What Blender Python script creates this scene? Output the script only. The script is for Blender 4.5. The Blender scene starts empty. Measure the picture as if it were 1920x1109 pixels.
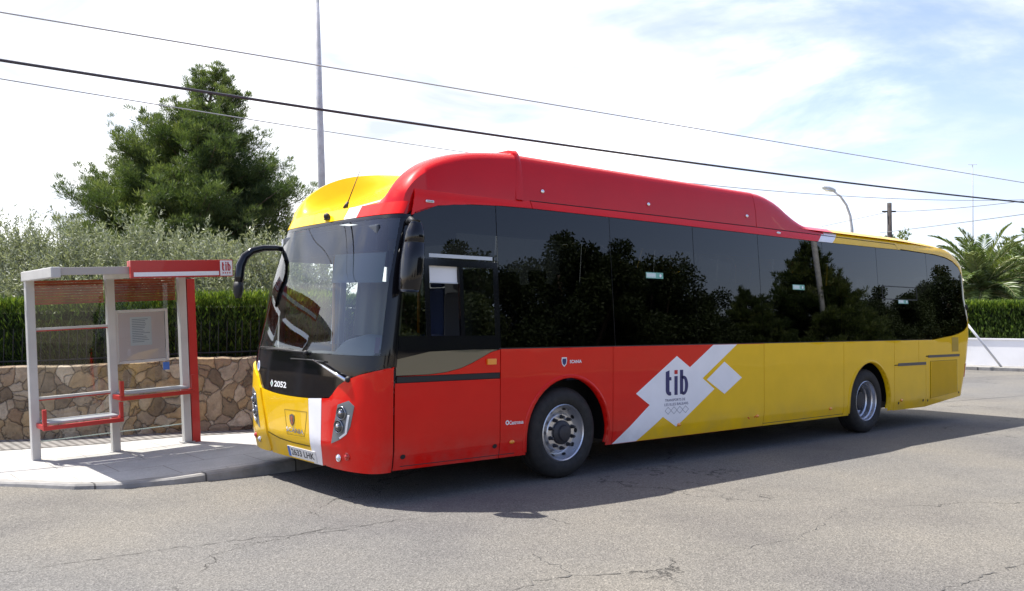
import bpy, bmesh, math, random
import numpy as np
from mathutils import Vector, Matrix
random.seed(7); rng = np.random.default_rng(7)
C = bpy.context.scene.collection
SC = bpy.context.scene
R = math.radians

# ------------------------------------------------------------------ camera
F_PX, CX, CY, CZ, YAW, PIT, ROL = 1675.015592, -6.478435, -6.852146, 1.663693, 0.695712, 0.027349, 0.005569
cam_d = bpy.data.cameras.new('camera'); cam = bpy.data.objects.new('camera', cam_d); C.objects.link(cam)
cam_d.sensor_width = 36; cam_d.lens = F_PX/1920*36; cam_d.clip_end = 2000; cam_d.clip_start = .05
_fw = Vector((math.sin(YAW)*math.cos(PIT), math.cos(YAW)*math.cos(PIT), math.sin(PIT)))
_r0 = Vector((math.cos(YAW), -math.sin(YAW), 0)); _u0 = _r0.cross(_fw)
_rt = _r0*math.cos(ROL)+_u0*math.sin(ROL); _up = _rt.cross(_fw)
M = Matrix((( _rt.x,_up.x,-_fw.x,CX),(_rt.y,_up.y,-_fw.y,CY),(_rt.z,_up.z,-_fw.z,CZ),(0,0,0,1)))
cam.matrix_world = M; SC.camera = cam
SC.render.resolution_x = 1024; SC.render.resolution_y = 591
def at(u, v, d):
    return Vector((CX,CY,CZ)) + (_fw + _rt*((u-960)/F_PX) - _up*((v-554.5)/F_PX))*d
def on(u, v, ax, val):
    dr = at(u,v,1)-Vector((CX,CY,CZ)); o = (CX,CY,CZ)
    return Vector(o)+dr*((val-o[ax])/dr[ax])

# ------------------------------------------------------------------ sun, sky, exposure
SUN = Vector((-.24,.41,1)).normalized()
sun_d = bpy.data.lights.new('sun','SUN'); sun_d.energy = 4.4; sun_d.angle = R(.53); sun_d.color = (1,.96,.90)
sun = bpy.data.objects.new('sun', sun_d); C.objects.link(sun)
sun.rotation_euler = SUN.to_track_quat('Z','Y').to_euler(); sun.location = SUN*60
w = bpy.data.worlds.new('World'); SC.world = w; w.use_nodes = True
nt = w.node_tree; N = nt.nodes; L = nt.links
bg = N['Background']; bg.inputs['Strength'].default_value = .125
sky = N.new('ShaderNodeTexSky'); sky.sky_type = 'NISHITA'; sky.sun_disc = False
sky.sun_elevation = math.asin(SUN.z); sky.sun_rotation = math.atan2(SUN.x, SUN.y); sky.altitude = 50
sky.air_density = 1.0; sky.dust_density = 1.0; sky.ozone_density = 1.2
tc = N.new('ShaderNodeTexCoord')
mp = N.new('ShaderNodeMapping'); mp.inputs['Scale'].default_value = (1.0,1.0,3.2); mp.inputs['Location'].default_value = (.35,.2,.1)
L.new(tc.outputs['Generated'], mp.inputs['Vector'])
no = N.new('ShaderNodeTexNoise'); no.inputs['Scale'].default_value = 2.1; no.inputs['Detail'].default_value = 10; no.inputs['Roughness'].default_value = .60
no.inputs['Distortion'].default_value = .35
L.new(mp.outputs['Vector'], no.inputs['Vector'])
# the cloud bank is thick towards the sun and breaks up away from it
dt = N.new('ShaderNodeVectorMath'); dt.operation = 'DOT_PRODUCT'
dt.inputs[1].default_value = Vector((.34,.94,0)).normalized(); L.new(tc.outputs['Generated'], dt.inputs[0])
ma = N.new('ShaderNodeMath'); ma.operation = 'MULTIPLY_ADD'; ma.inputs[1].default_value = .62; ma.inputs[2].default_value = -.36
L.new(dt.outputs['Value'], ma.inputs[0])
ad = N.new('ShaderNodeMath'); ad.operation = 'ADD'; L.new(no.outputs['Fac'], ad.inputs[0]); L.new(ma.outputs[0], ad.inputs[1])
cr = N.new('ShaderNodeValToRGB'); cr.color_ramp.elements[0].position = .44; cr.color_ramp.elements[1].position = .72
cr.color_ramp.interpolation = 'EASE'
sz = N.new('ShaderNodeSeparateXYZ'); L.new(tc.outputs['Generated'], sz.inputs[0])      # extra cloud overhead, out of view, added to raise the fill light
zm = N.new('ShaderNodeMapRange'); zm.inputs['From Min'].default_value = .36; zm.inputs['From Max'].default_value = .85; zm.inputs['To Max'].default_value = .42
L.new(sz.outputs['Z'], zm.inputs['Value']); a2 = N.new('ShaderNodeMath'); a2.operation = 'ADD'; L.new(ad.outputs[0], a2.inputs[0]); L.new(zm.outputs[0], a2.inputs[1])
L.new(a2.outputs[0], cr.inputs['Fac'])
mx = N.new('ShaderNodeMixRGB'); n3 = N.new('ShaderNodeTexNoise'); n3.inputs['Scale'].default_value = 3.4; n3.inputs['Detail'].default_value = 8; n3.inputs['Distortion'].default_value = .5; L.new(mp.outputs['Vector'], n3.inputs['Vector'])
c3 = N.new('ShaderNodeValToRGB'); c3.color_ramp.elements[0].position = .34; c3.color_ramp.elements[0].color = (3.3,3.6,4.1,1); c3.color_ramp.elements[1].position = .60; c3.color_ramp.elements[1].color = (7.6,7.6,7.7,1)
L.new(n3.outputs['Fac'], c3.inputs['Fac']); L.new(c3.outputs['Color'], mx.inputs['Color2'])
L.new(cr.outputs['Color'], mx.inputs['Fac']); tn = N.new('ShaderNodeMixRGB'); tn.blend_type = 'MULTIPLY'; tn.inputs['Fac'].default_value = 1; tn.inputs['Color2'].default_value = (1.06,.93,.98,1)
L.new(sky.outputs['Color'], tn.inputs['Color1']); L.new(tn.outputs['Color'], mx.inputs['Color1'])
L.new(mx.outputs['Color'], bg.inputs['Color'])
SC.view_settings.view_transform = 'Standard'; SC.view_settings.look = 'None'
SC.view_settings.gamma = 1; SC.view_settings.use_curve_mapping = False
SC.view_settings.exposure = 1.08
SC.render.engine = 'CYCLES'
SC.cycles.max_bounces = 8; SC.cycles.transparent_max_bounces = 12; SC.cycles.caustics_reflective = False

# ------------------------------------------------------------------ materials
def mat(name, col=(.5,.5,.5), rough=.5, metal=0, spec=.5, coat=0, coat_r=.03, emit=None):
    m = bpy.data.materials.new(name); m.use_nodes = True
    b = m.node_tree.nodes['Principled BSDF']
    b.inputs['Base Color'].default_value = (*col,1); b.inputs['Roughness'].default_value = rough
    b.inputs['Metallic'].default_value = metal; b.inputs['Specular IOR Level'].default_value = spec
    b.inputs['Coat Weight'].default_value = coat; b.inputs['Coat Roughness'].default_value = coat_r
    return m
def nodes(m):
    return m.node_tree.nodes, m.node_tree.links, m.node_tree.nodes['Principled BSDF']
def noise(n, l, scale, detail=4, rough=.55, vec=None, kind='Object'):
    t = n.new('ShaderNodeTexCoord'); x = n.new('ShaderNodeTexNoise')
    x.inputs['Scale'].default_value = scale; x.inputs['Detail'].default_value = detail; x.inputs['Roughness'].default_value = rough
    l.new(vec if vec else t.outputs[kind], x.inputs['Vector']); return x
def ramp(n, l, src, stops):
    r = n.new('ShaderNodeValToRGB'); e = r.color_ramp.elements
    while len(e) < len(stops): e.new(.5)
    for k,(p,c) in enumerate(stops):
        e[k].position = p; e[k].color = (*c,1) if len(c)==3 else c
    l.new(src, r.inputs['Fac']); return r
def mixc(n, l, a, b, fac, mode='MIX'):
    x = n.new('ShaderNodeMixRGB'); x.blend_type = mode
    for k,s in (('Color1',a),('Color2',b),('Fac',fac)):
        if isinstance(s,(int,float)): x.inputs[k].default_value = s
        elif isinstance(s,tuple): x.inputs[k].default_value = (*s,1)
        else: l.new(s, x.inputs[k])
    return x
def bump(n, l, b, h, dist, strength=1):
    x = n.new('ShaderNodeBump'); x.inputs['Distance'].default_value = dist; x.inputs['Strength'].default_value = strength
    l.new(h, x.inputs['Height']); l.new(x.outputs['Normal'], b.inputs['Normal']); return x
def paint(name, col, rough=.35, spec=.06):
    m = mat(name, col, rough, 0, spec, .55, .012); n,l,b = nodes(m)
    d = noise(n,l,3.0,5); r = ramp(n,l,d.outputs['Fac'],[(.35,tuple(c*.93 for c in col)),(.7,col)])
    l.new(r.outputs['Color'], b.inputs['Base Color'])
    t = n.new('ShaderNodeTexCoord'); sp = n.new('ShaderNodeSeparateXYZ'); l.new(t.outputs['Object'], sp.inputs[0])      # road dust along the skirt
    mr = n.new('ShaderNodeMapRange'); mr.inputs['From Min'].default_value = .62; mr.inputs['From Max'].default_value = .30; mr.inputs['To Max'].default_value = .34; l.new(sp.outputs['Z'], mr.inputs['Value'])
    dn = noise(n,l,2.6,7,.7); dr = ramp(n,l,dn.outputs['Fac'],[(.38,(0,0,0)),(.72,(1,1,1))]); fm_ = n.new('ShaderNodeMath'); fm_.operation = 'MULTIPLY'; l.new(mr.outputs[0], fm_.inputs[0]); l.new(dr.outputs['Color'], fm_.inputs[1])
    mxd = mixc(n,l,r.outputs['Color'],(.24,.20,.155),fm_.outputs[0]); l.new(mxd.outputs['Color'], b.inputs['Base Color'])
    w2 = noise(n,l,1.7,1); bump(n,l,b,w2.outputs['Fac'],.006,.5)      # slight panel waviness
    l.new(b.inputs['Normal'].links[0].from_socket, b.inputs['Coat Normal'])
    return m
def glass(name, tint, ior=1.5, wav=.0015):
    m = bpy.data.materials.new(name); m.use_nodes = True; n = m.node_tree.nodes; l = m.node_tree.links
    n.remove(n['Principled BSDF']); o = n['Material Output']
    t = n.new('ShaderNodeBsdfTransparent'); t.inputs['Color'].default_value = (*tint,1)
    g = n.new('ShaderNodeBsdfGlossy'); g.inputs['Roughness'].default_value = .004; g.inputs['Color'].default_value = (1,1,1,1)
    f = n.new('ShaderNodeFresnel'); f.inputs['IOR'].default_value = ior
    d = noise(n,l,.9,1); bp = n.new('ShaderNodeBump'); bp.inputs['Distance'].default_value = wav
    l.new(d.outputs['Fac'], bp.inputs['Height']); l.new(bp.outputs['Normal'], g.inputs['Normal'])
    x = n.new('ShaderNodeMixShader'); l.new(f.outputs[0], x.inputs[0]); l.new(t.outputs[0], x.inputs[1]); l.new(g.outputs[0], x.inputs[2])
    l.new(x.outputs[0], o.inputs['Surface']); return m

RED = paint('red_paint', (.72,.007,.003)); YEL = paint('yellow_paint', (.87,.53,.004)); WHT = paint('white_paint', (.90,.90,.92))
PODRED = paint('pod_red_paint', (.56,.004,.006), .34)
BLK = mat('gloss_black', (.006,.006,.008), .10, spec=.4)
MBLK = mat('matt_black', (.012,.012,.013), .6)
GAP = mat('panel_gap', (.004,.004,.004), .9)
RUB = mat('rubber', (.016,.016,.016), .75)
n,l,b = nodes(RUB); d = noise(n,l,14,4); r_ = ramp(n,l,d.outputs['Fac'],[(.3,(.011,.011,.011)),(.75,(.028,.026,.024))]); l.new(r_.outputs['Color'], b.inputs['Base Color']); bump(n,l,b,d.outputs['Fac'],.004)
ALU = mat('wheel_alloy', (.62,.63,.66), .3, .9)
n,l,b = nodes(ALU); d = noise(n,l,10,4); r_ = ramp(n,l,d.outputs['Fac'],[(.3,(.25,.25,.25)),(.7,(.4,.4,.4))]); l.new(r_.outputs['Color'], b.inputs['Roughness'])
CHR = mat('chrome', (.8,.8,.82), .08, 1)
DGR = mat('dark_grey_plastic', (.06,.065,.07), .4)
LGR = mat('light_grey_plastic', (.54,.57,.58), .45)
OLV = mat('olive_reflection_glass', (.11,.10,.065), .12, coat=.8)  # olive base paints in the sunlit ground mirrored in this pane
ORG = mat('amber_lens', (.85,.28,.02), .15, coat=.8)
REDL = mat('red_lens', (.5,.02,.01), .15, coat=.8)
NAVY = mat('navy_print', (.028,.03,.13), .4)
GRP = mat('grey_print', (.30,.31,.36), .4)
WPR = mat('white_print', (.82,.82,.82), .4)
REDP = mat('red_print', (.50,.012,.02), .4)
GRN = mat('green_sticker', (.18,.42,.33), .4)
BLU = mat('blue_sticker', (.06,.16,.50), .4)
SKIN_INT = mat('interior_grey', (.20,.21,.23), .7)
SEATM = mat('seat_fabric', (.05,.07,.16), .9)
CURT = mat('beige_curtain', (.55,.50,.36), .9)
LENS = mat('lamp_glass', (.75,.78,.8), .05, .6)
WSG = glass('windscreen_glass', (.66,.72,.71), 1.75)
SWG = glass('tinted_side_glass', (.06,.065,.065), 1.47, .0006)
DWG = glass('driver_glass', (.17,.20,.20), 1.85, .0006)
CLG = glass('clear_glass', (.965,.985,.975), 1.5)

# ------------------------------------------------------------------ helpers
def link(o, parent=None):
    C.objects.link(o)
    if parent is not None: o.parent = parent
    return o
def empty(name, loc=(0,0,0), rot=(0,0,0)):
    o = bpy.data.objects.new(name, None); o.location = loc; o.rotation_euler = rot; o.empty_display_size = .2
    C.objects.link(o); return o
def tag(o, label, cat, group=None, kind=None):
    if label: o['label'] = label
    if cat: o['category'] = cat
    if group: o['group'] = group
    if kind: o['kind'] = kind
    return o
def mesh(name, v, f, m, parent=None, smooth=False, fm=None):
    me = bpy.data.meshes.new(name); me.from_pydata([tuple(p) for p in v], [], f)
    for x in (m if isinstance(m,(list,tuple)) else [m]): me.materials.append(x)
    if fm: me.polygons.foreach_set('material_index', fm)
    if smooth: me.polygons.foreach_set('use_smooth', [True]*len(me.polygons))
    me.update(); return link(bpy.data.objects.new(name, me), parent)
class B:
    """collects shapes into one bmesh"""
    def __init__(s): s.v=[]; s.f=[]; s.m=[]; s.k=0
    def add(s, v, f):
        n=len(s.v); s.v += [tuple(p) for p in v]; s.f += [tuple(i+n for i in q) for q in f]; s.m += [s.k]*len(f); return s
    def box(s, x0,x1,y0,y1,z0,z1, bev=0):
        bm = bmesh.new(); bmesh.ops.create_cube(bm, size=1)
        for q in bm.verts: q.co = Vector(((x0+x1)/2+q.co.x*(x1-x0),(y0+y1)/2+q.co.y*(y1-y0),(z0+z1)/2+q.co.z*(z1-z0)))
        if bev: bmesh.ops.bevel(bm, geom=bm.edges[:], offset=bev, segments=2, affect='EDGES', profile=.6)
        bm.verts.index_update(); s.add([q.co.copy() for q in bm.verts], [[q.index for q in f.verts] for f in bm.faces]); bm.free(); return s
    def tube(s, pts, r, seg=8, cap=True):
        pts=[Vector(p) for p in pts]; rr = r if isinstance(r,(list,tuple)) else [r]*len(pts); v=[]; f=[]
        up=Vector((0,0,1)); prev=None
        for i,p in enumerate(pts):
            t=(pts[min(i+1,len(pts)-1)]-pts[max(i-1,0)]).normalized()
            a = prev - t*prev.dot(t) if prev is not None else (t.cross(up) if abs(t.z)<.95 else t.cross(Vector((1,0,0))))
            a.normalize(); prev=a; c=t.cross(a)
            for k in range(seg):
                th=2*math.pi*k/seg; v.append(p+(a*math.cos(th)+c*math.sin(th))*rr[i])
        for i in range(len(pts)-1):
            for k in range(seg):
                k2=(k+1)%seg; f.append((i*seg+k,i*seg+k2,(i+1)*seg+k2,(i+1)*seg+k))
        if cap: f.append(tuple(range(seg))[::-1]); f.append(tuple((len(pts)-1)*seg+k for k in range(seg)))
        return s.add(v,f)
    def lathe_y(s, prof, c=(0,0,0), seg=48):
        v=[]; f=[]; n=len(prof)
        for k in range(seg):
            th=2*math.pi*k/seg
            for r,y in prof: v.append((c[0]+r*math.cos(th), c[1]+y, c[2]+r*math.sin(th)))
        for k in range(seg):
            k2=(k+1)%seg
            for i in range(n-1): f.append((k*n+i,k*n+i+1,k2*n+i+1,k2*n+i))
        return s.add(v,f)
    def prism(s, poly, fn, d):
        """poly 2D, fn(a,b,depth)->3D"""
        n=len(poly); v=[fn(a,b_,0) for a,b_ in poly]+[fn(a,b_,d) for a,b_ in poly]
        f=[tuple(range(n)), tuple(range(n,2*n))[::-1]]+[(i,i+n,(i+1)%n+n,(i+1)%n) for i in range(n)]
        return s.add(v,f)
    def ico(s, c, r, sub=2, sc=(1,1,1)):
        bm=bmesh.new(); bmesh.ops.create_icosphere(bm, subdivisions=sub, radius=r); bm.verts.index_update()
        s.add([(c[0]+q.co.x*sc[0],c[1]+q.co.y*sc[1],c[2]+q.co.z*sc[2]) for q in bm.verts],[[q.index for q in f.verts] for f in bm.faces]); bm.free(); return s
    def mk(s, name, m, parent=None, smooth=False, auto=None):
        o = mesh(name, s.v, s.f, m, parent, smooth, s.m if isinstance(m,(list,tuple)) else None)
        bm=bmesh.new(); bm.from_mesh(o.data); bmesh.ops.recalc_face_normals(bm, faces=bm.faces[:])
        if auto is not None:
            for e in bm.edges:
                if len(e.link_faces)==2 and e.calc_face_angle(0)>R(auto): e.smooth=False
            for f in bm.faces: f.smooth=True
        bm.to_mesh(o.data); bm.free(); return o

def fill2d(poly, sa, sb):
    """triangulated 2D polygon cut by a grid of steps sa, sb; returns verts, faces, boundary loop edges"""
    bm=bmesh.new(); vs=[bm.verts.new((a,b_,0)) for a,b_ in poly]; bm.faces.new(vs); bm.normal_update()
    bmesh.ops.triangulate(bm, faces=bm.faces[:], ngon_method='EAR_CLIP')
    for ax,st in ((0,sa),(1,sb)):
        if not st: continue
        lo=min(p[ax] for p in poly); hi=max(p[ax] for p in poly); k=math.floor(lo/st)+1
        while k*st < hi-1e-6:
            co=[0,0,0]; co[ax]=k*st; no_=[0,0,0]; no_[ax]=1
            bmesh.ops.bisect_plane(bm, geom=bm.verts[:]+bm.edges[:]+bm.faces[:], dist=1e-6, plane_co=co, plane_no=no_); k+=1
    bmesh.ops.remove_doubles(bm, verts=bm.verts[:], dist=1e-5)
    bm.verts.index_update()
    v=[(q.co.x,q.co.y) for q in bm.verts]; f=[[q.index for q in x.verts] for x in bm.faces]
    e=[(x.verts[0].index,x.verts[1].index) for x in bm.edges if len(x.link_faces)==1]
    bm.free(); return v,f,e
def orient(fn, v, f):
    """turn 2D faces so that their mapped normal points outwards"""
    out=[]
    for q in f:
        a,b_,c=[fn(*v[i],0) for i in q[:3]]; nn=(b_-a).cross(c-a); m=v[q[0]]
        d=fn(*m,.02)-fn(*m,0)
        out.append(tuple(q) if nn.dot(d)>=0 else tuple(q)[::-1])
    return out
def panel(name, poly, fn, m, parent, sa=.25, sb=.12, off=0, thick=.012):
    v,f,e = fill2d(poly, sa, sb)
    P=[fn(a,b_,off) for a,b_ in v]; n=len(P); F=orient(fn,v,f); sm=[True]*len(F)
    if thick:
        for i,j in e:
            k=len(P); P += [fn(*v[i],off), fn(*v[j],off), fn(*v[j],off-thick), fn(*v[i],off-thick)]
            F.append((k,k+1,k+2,k+3)); sm.append(False)
    o=mesh(name,P,F,m,parent); o.data.polygons.foreach_set('use_smooth', sm); return o
def strip2d(pts, w):
    """polyline to polygon"""
    l=[];r=[]; n=len(pts)
    for i,p in enumerate(pts):
        a=pts[max(i-1,0)]; c=pts[min(i+1,n-1)]; dx,dy=c[0]-a[0],c[1]-a[1]; q=math.hypot(dx,dy) or 1
        l.append((p[0]-dy/q*w/2,p[1]+dx/q*w/2)); r.append((p[0]+dy/q*w/2,p[1]-dx/q*w/2))
    return l+r[::-1]
def text(name, body, fn, box, m, parent, off=.004, shear=0, bold=0, sp=1):
    cu=bpy.data.curves.new('txt','FONT'); cu.body=body; cu.size=1; cu.shear=shear; cu.offset=bold; cu.space_character=sp; cu.resolution_u=4
    o=bpy.data.objects.new('txt',cu); C.objects.link(o); dg=bpy.context.evaluated_depsgraph_get(); dg.update()
    me=bpy.data.meshes.new_from_object(o.evaluated_get(dg)); bpy.data.objects.remove(o); bpy.data.curves.remove(cu)
    a=np.array([q.co[:] for q in me.vertices]); lo=a.min(0); hi=a.max(0); x0,x1,z0,z1=box
    P=[fn(x0+(p[0]-lo[0])/(hi[0]-lo[0])*(x1-x0), z0+(p[1]-lo[1])/(hi[1]-lo[1])*(z1-z0), off) for p in a]
    F=[tuple(q.vertices) for q in me.polygons]; bpy.data.meshes.remove(me)
    return mesh(name,P,F,m,parent)
def ring(ca, cb, ra, rb, ia, ib, n=28, a0=0, a1=360):
    o=[(ca+ra*math.cos(R(a0+(a1-a0)*k/n)), cb+rb*math.sin(R(a0+(a1-a0)*k/n))) for k in range(n+1)]
    i=[(ca+ia*math.cos(R(a0+(a1-a0)*k/n)), cb+ib*math.sin(R(a0+(a1-a0)*k/n))) for k in range(n+1)]
    return o,i
def quads(name, polys, fn, m, parent, off=.004):
    P=[];F=[]
    for p in polys:
        k=len(P); P += [fn(a,b_,off) for a,b_ in p]; F.append(tuple(range(k,k+len(p))))
    return mesh(name,P,F,m,parent)
def band(o,i):
    return [[o[k],o[k+1],i[k+1],i[k]] for k in range(len(o)-1)]
def tib_polys(x0,x1,z0,z1):
    """strokes of the letters t, i, b in a unit box; dot returned apart"""
    W=x1-x0;H=z1-z0
    def T(p): return [(x0+a*W,z0+b_*H) for a,b_ in p]
    t=[[(.03,.22),(.19,.22),(.19,1),(.03,.94)],[(.19,.60),(.27,.60),(.27,.73),(.19,.73)]]
    o,i=ring(.21,.22,.18,.22,.02,.075,8,180,280); t+=band(o,i)
    t+=[[(.235,.0),(.27,.02),(.25,.15),(.205,.145)]]
    st=[(.40,.01),(.54,.01),(.54,.76),(.40,.76)]
    dot=[(.40,.84),(.54,.84),(.54,1),(.40,1)]
    bs=[(.64,.03),(.78,.03),(.78,1),(.64,1)]
    o,i=ring(.80,.375,.20,.385,.06,.26,20,-118,118); bb=band(o,i)
    return [T(p) for p in t+[st,bs]+bb], [T(dot)]
# ================================================================== THE BUS
def itp(z, a, b_): return float(np.interp(z, a, b_))
def xb(z): return itp(z,[.3,1.2,1.37,2.0,2.62,2.8,3.0],[-2.15,-2.15,-2.12,-2.03,-1.91,-1.86,-1.76])
def xc(z): return itp(z,[.28,.5,.9,1.15,1.37,2.0,2.62,2.8,3.0],[-2.42,-2.48,-2.50,-2.49,-2.47,-2.34,-2.14,-2.04,-1.9])
def inset(z): return itp(z,[.28,.45,1.37,2.825,2.86,2.93,2.98,3.0],[.03,0,0,.104,.12,.16,.22,.30])
_p=np.linspace(0,np.pi,801); NS=3.0
_c=np.abs(np.sin(_p))**(2/NS); _r=-np.sign(np.cos(_p))*np.abs(np.cos(_p))**(2/NS)
_s=np.r_[0,np.cumsum(np.hypot(np.diff(.42*_c),np.diff(1.275*_r)))]; _s=_s/_s[-1]*2-1
def f0(t,z):
    c=float(np.interp(t,_s,_c)); r=float(np.interp(t,_s,_r)); q=xb(z)
    return Vector((q-(q-xc(z))*c, 1.275+(1.275-inset(z))*r, z))
def t_of_y(y,z):
    return float(np.interp((y-1.275)/(1.275-inset(z)), _r, _s))
def FR(t,z,off=0):
    p=f0(t,z)
    if not off: return p
    n_=(f0(min(t+.01,1),z)-f0(max(t-.01,-1),z)).cross(f0(t,z+.02)-f0(t,z-.02))
    n_.normalize()
    if n_.x>0 and abs(n_.x)>abs(n_.y): n_=-n_
    if (p.y-1.275)*n_.y<0 and abs(n_.y)>abs(n_.x): n_=-n_
    return p+n_*off
RC=.28; RX=9.12
def rshift(z): return itp(z,[.38,.47,.78,1.03,1.43,1.7,1.9,2.08,2.4,2.65,2.75,2.85,3.0],[.12,.12,.25,.33,.43,.48,.43,.38,.39,.36,.22,0,-.3])
def SD(a,z,off=0):
    """left side: a is the distance along the bus, wrapped round the rear corner"""
    i=inset(z); x0=RX+rshift(z)
    if a<=x0: return Vector((a, i-off, z))
    th=min((a-x0)/RC, math.pi/2)
    return Vector((x0+(RC+off)*math.sin(th), i+RC-(RC+off)*math.cos(th), z))
def SR(a,z,off=0):
    p=SD(a,z,off); p.y=2.55-p.y; return p

bus=empty('city_bus')
tag(bus,'long red and yellow city bus with black windows parked at the bus stop','bus')
def multi(name, polys, fn, m, parent, off=0, thick=.012, sa=.25, sb=.12):
    P=[];F=[];S=[]
    for poly in polys:
        v,f,e=fill2d(poly,sa,sb); n0=len(P); P+=[fn(a,b_,off) for a,b_ in v]; F+=[tuple(i+n0 for i in x) for x in orient(fn,v,f)]; S+=[True]*len(f)
        if thick:
            for i,j in e:
                k=len(P); P+=[fn(*v[i],off),fn(*v[j],off),fn(*v[j],off-thick),fn(*v[i],off-thick)]; F.append((k,k+1,k+2,k+3)); S.append(False)
    o=mesh(name,P,F,m,parent); o.data.polygons.foreach_set('use_smooth',S); return o
def each(name, polys, *a):
    return [multi(name,[p_],*a) for p_ in polys]
def rect(a0,a1,b0,b1): return [(a0,b0),(a1,b0),(a1,b1),(a0,b1)]
def rrect(a0,a1,b0,b1,r,n_=5):
    o=[]
    for ca,cb,s in ((a1-r,b1-r,0),(a0+r,b1-r,90),(a0+r,b0+r,180),(a1-r,b0+r,270)):
        o+=[(ca+r*math.cos(R(s+90*k/n_)),cb+r*math.sin(R(s+90*k/n_))) for k in range(n_+1)]
    return o
def arch(cx,z0,rad=.60,cz=.46,n_=22):
    """wheel opening along the bottom edge, left to right"""
    a0=math.acos(max(-1,min(1,(z0-cz)/rad)))
    return [(cx-rad*math.sin(a0-2*a0*k/n_), cz+rad*math.cos(a0-2*a0*k/n_)) for k in range(n_+1)]
WX=(0.03,6.24); GP=.004; Z0=.30; ZW=1.375
glasstop=[(-1.93,2.60),(-1.86,2.665),(-1.7,2.725),(-1.4,2.775),(-.9,2.805),(-.4,2.815),(2,2.815),(5,2.80),(7.6,2.81),(8.6,2.79),(8.96,2.76)]
def gt(x): return itp(x,[p[0] for p in glasstop],[p[1] for p in glasstop])
# inner frame that closes the panel joints
for fn_,nm in ((SD,'body_frame'),(SR,'body_frame')):
    panel(nm,[(-2.13,Z0+.01)]+arch(WX[0],Z0+.01,.615)+arch(WX[1],Z0+.01,.615)+[(8.05,Z0+.01),(9.3,.42),(9.3,1.37),(-2.1,1.37)],fn_,GAP,bus,.3,.15,-.016,0)
# ---- left side panels
curve=[(-.93,1.365),(-1.02,1.345),(-1.12,1.30),(-1.25,1.245),(-1.38,1.20),(-1.55,1.168),(-1.74,1.152),(-2.10,1.147)]
flap=panel('service_flap',rect(-2.125+GP,-.90-GP,Z0,1.085),SD,RED,bus)
each('flap_latch',[ring(a,z_,.028,.022,0,0,12)[0] for a,z_ in ((-2.03,.42),(-.965,.425))],SD,MBLK,flap,.003,0)
panel('upper_panel',[(-2.11,1.147),(-.905,1.147),(-.905,1.37)]+curve[:-1],SD,RED,bus,thick=.01)
panel('drip_strip',rect(-2.10,-.905,1.09,1.143),SD,MBLK,bus,off=-.004)
panel('wheel_panel',[(-.895,Z0)]+arch(WX[0],Z0)+[(.70-GP,Z0),(.70-GP,ZW),(-.895,ZW)],SD,RED,bus)
pl=panel('logo_panel',rect(.70+GP,3.535-GP,Z0,ZW),SD,RED,bus)
white=[(.705,.303),(1.30,.70),(1.07,.84),(1.78,1.25),(2.02,1.11),(2.47,1.372),(2.95,1.372),(2.26,.97),(2.49,.83),(1.77,.42),(1.53,.55),(1.10,.303)]
yel=[(1.10,.303),(1.53,.55),(1.77,.42),(2.49,.83),(2.26,.97),(2.95,1.372),(3.53,1.372),(3.53,.303)]
panel('yellow_graphic',yel,SD,YEL,pl,off=.0012,thick=0)
panel('white_graphic',white,SD,WHT,pl,off=.0024,thick=0)
panel('white_diamond',[(2.69,1.16),(3.05,.95),(2.69,.76),(2.34,.95)],SD,WHT,pl,off=.003,thick=0)
A,D_=tib_polys(1.565,1.985,.79,1.085)
quads('logo_lettering',A,SD,NAVY,pl,.0045); quads('logo_dot',D_,SD,REDP,pl,.0045)
text('small_lettering','TRANSPORTS DE',SD,(1.565,1.93,.722,.752),NAVY,pl,.0045)
text('small_lettering','LES ILLES BALEARS',SD,(1.555,1.985,.672,.702),NAVY,pl,.0045)
dm=[]
for k in range(4):
    cx_=1.62+.105*k
    dm+= band([(cx_-.06,.615),(cx_,.66),(cx_+.06,.615),(cx_,.57),(cx_-.06,.615)],[(cx_-.05,.615),(cx_,.652),(cx_+.05,.615),(cx_,.578),(cx_-.05,.615)])
quads('diamond_row',dm,SD,GRP,pl,.0045)
panel('side_panel',rect(3.535+GP,5.50-GP,Z0,ZW),SD,YEL,bus)
panel('wheel_panel',[(5.50+GP,Z0)]+arch(WX[1],Z0)+[(6.985-GP,Z0),(6.985-GP,ZW),(5.50+GP,ZW)],SD,YEL,bus)
p=panel('engine_flap',rect(6.985+GP,8.02-GP,Z0-.01,.985),SD,YEL,bus)
each('flap_latch',[ring(a,z_,.022,.022,0,0,10)[0] for a,z_ in ((7.12,.40),(7.93,.40))],SD,MBLK,p,.003,0)
panel('upper_panel',[(6.985+GP,1.0),(7.78-GP,1.0),(7.78-GP,ZW),(6.985+GP,ZW)],SD,YEL,bus)
panel('flap_handle_strip',rect(7.10,8.02,.975,1.02),SD,DGR,bus,off=.006)
gp=panel('grille_panel',[(8.02+GP,Z0-.01),(9.26,.405),(9.26,1.10),(8.02+GP,1.10)],SD,YEL,bus)
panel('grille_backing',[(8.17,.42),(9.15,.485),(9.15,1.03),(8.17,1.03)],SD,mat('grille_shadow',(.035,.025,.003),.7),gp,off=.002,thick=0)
multi('grille_slat',[[(8.178+.0343*k,.425+.00225*k),(8.194+.0343*k,.426+.00225*k),(8.194+.0343*k,1.025),(8.178+.0343*k,1.025)] for k in range(28)],SD,YEL,gp,.012,.01)
each('flap_latch',[ring(a,z_,.02,.02,0,0,10)[0] for a,z_ in ((8.09,.39),(9.20,.47))],SD,MBLK,gp,.003,0)
panel('flap_handle_strip',rect(8.10,9.23,1.085,1.125),SD,DGR,bus,off=.008)
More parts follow.
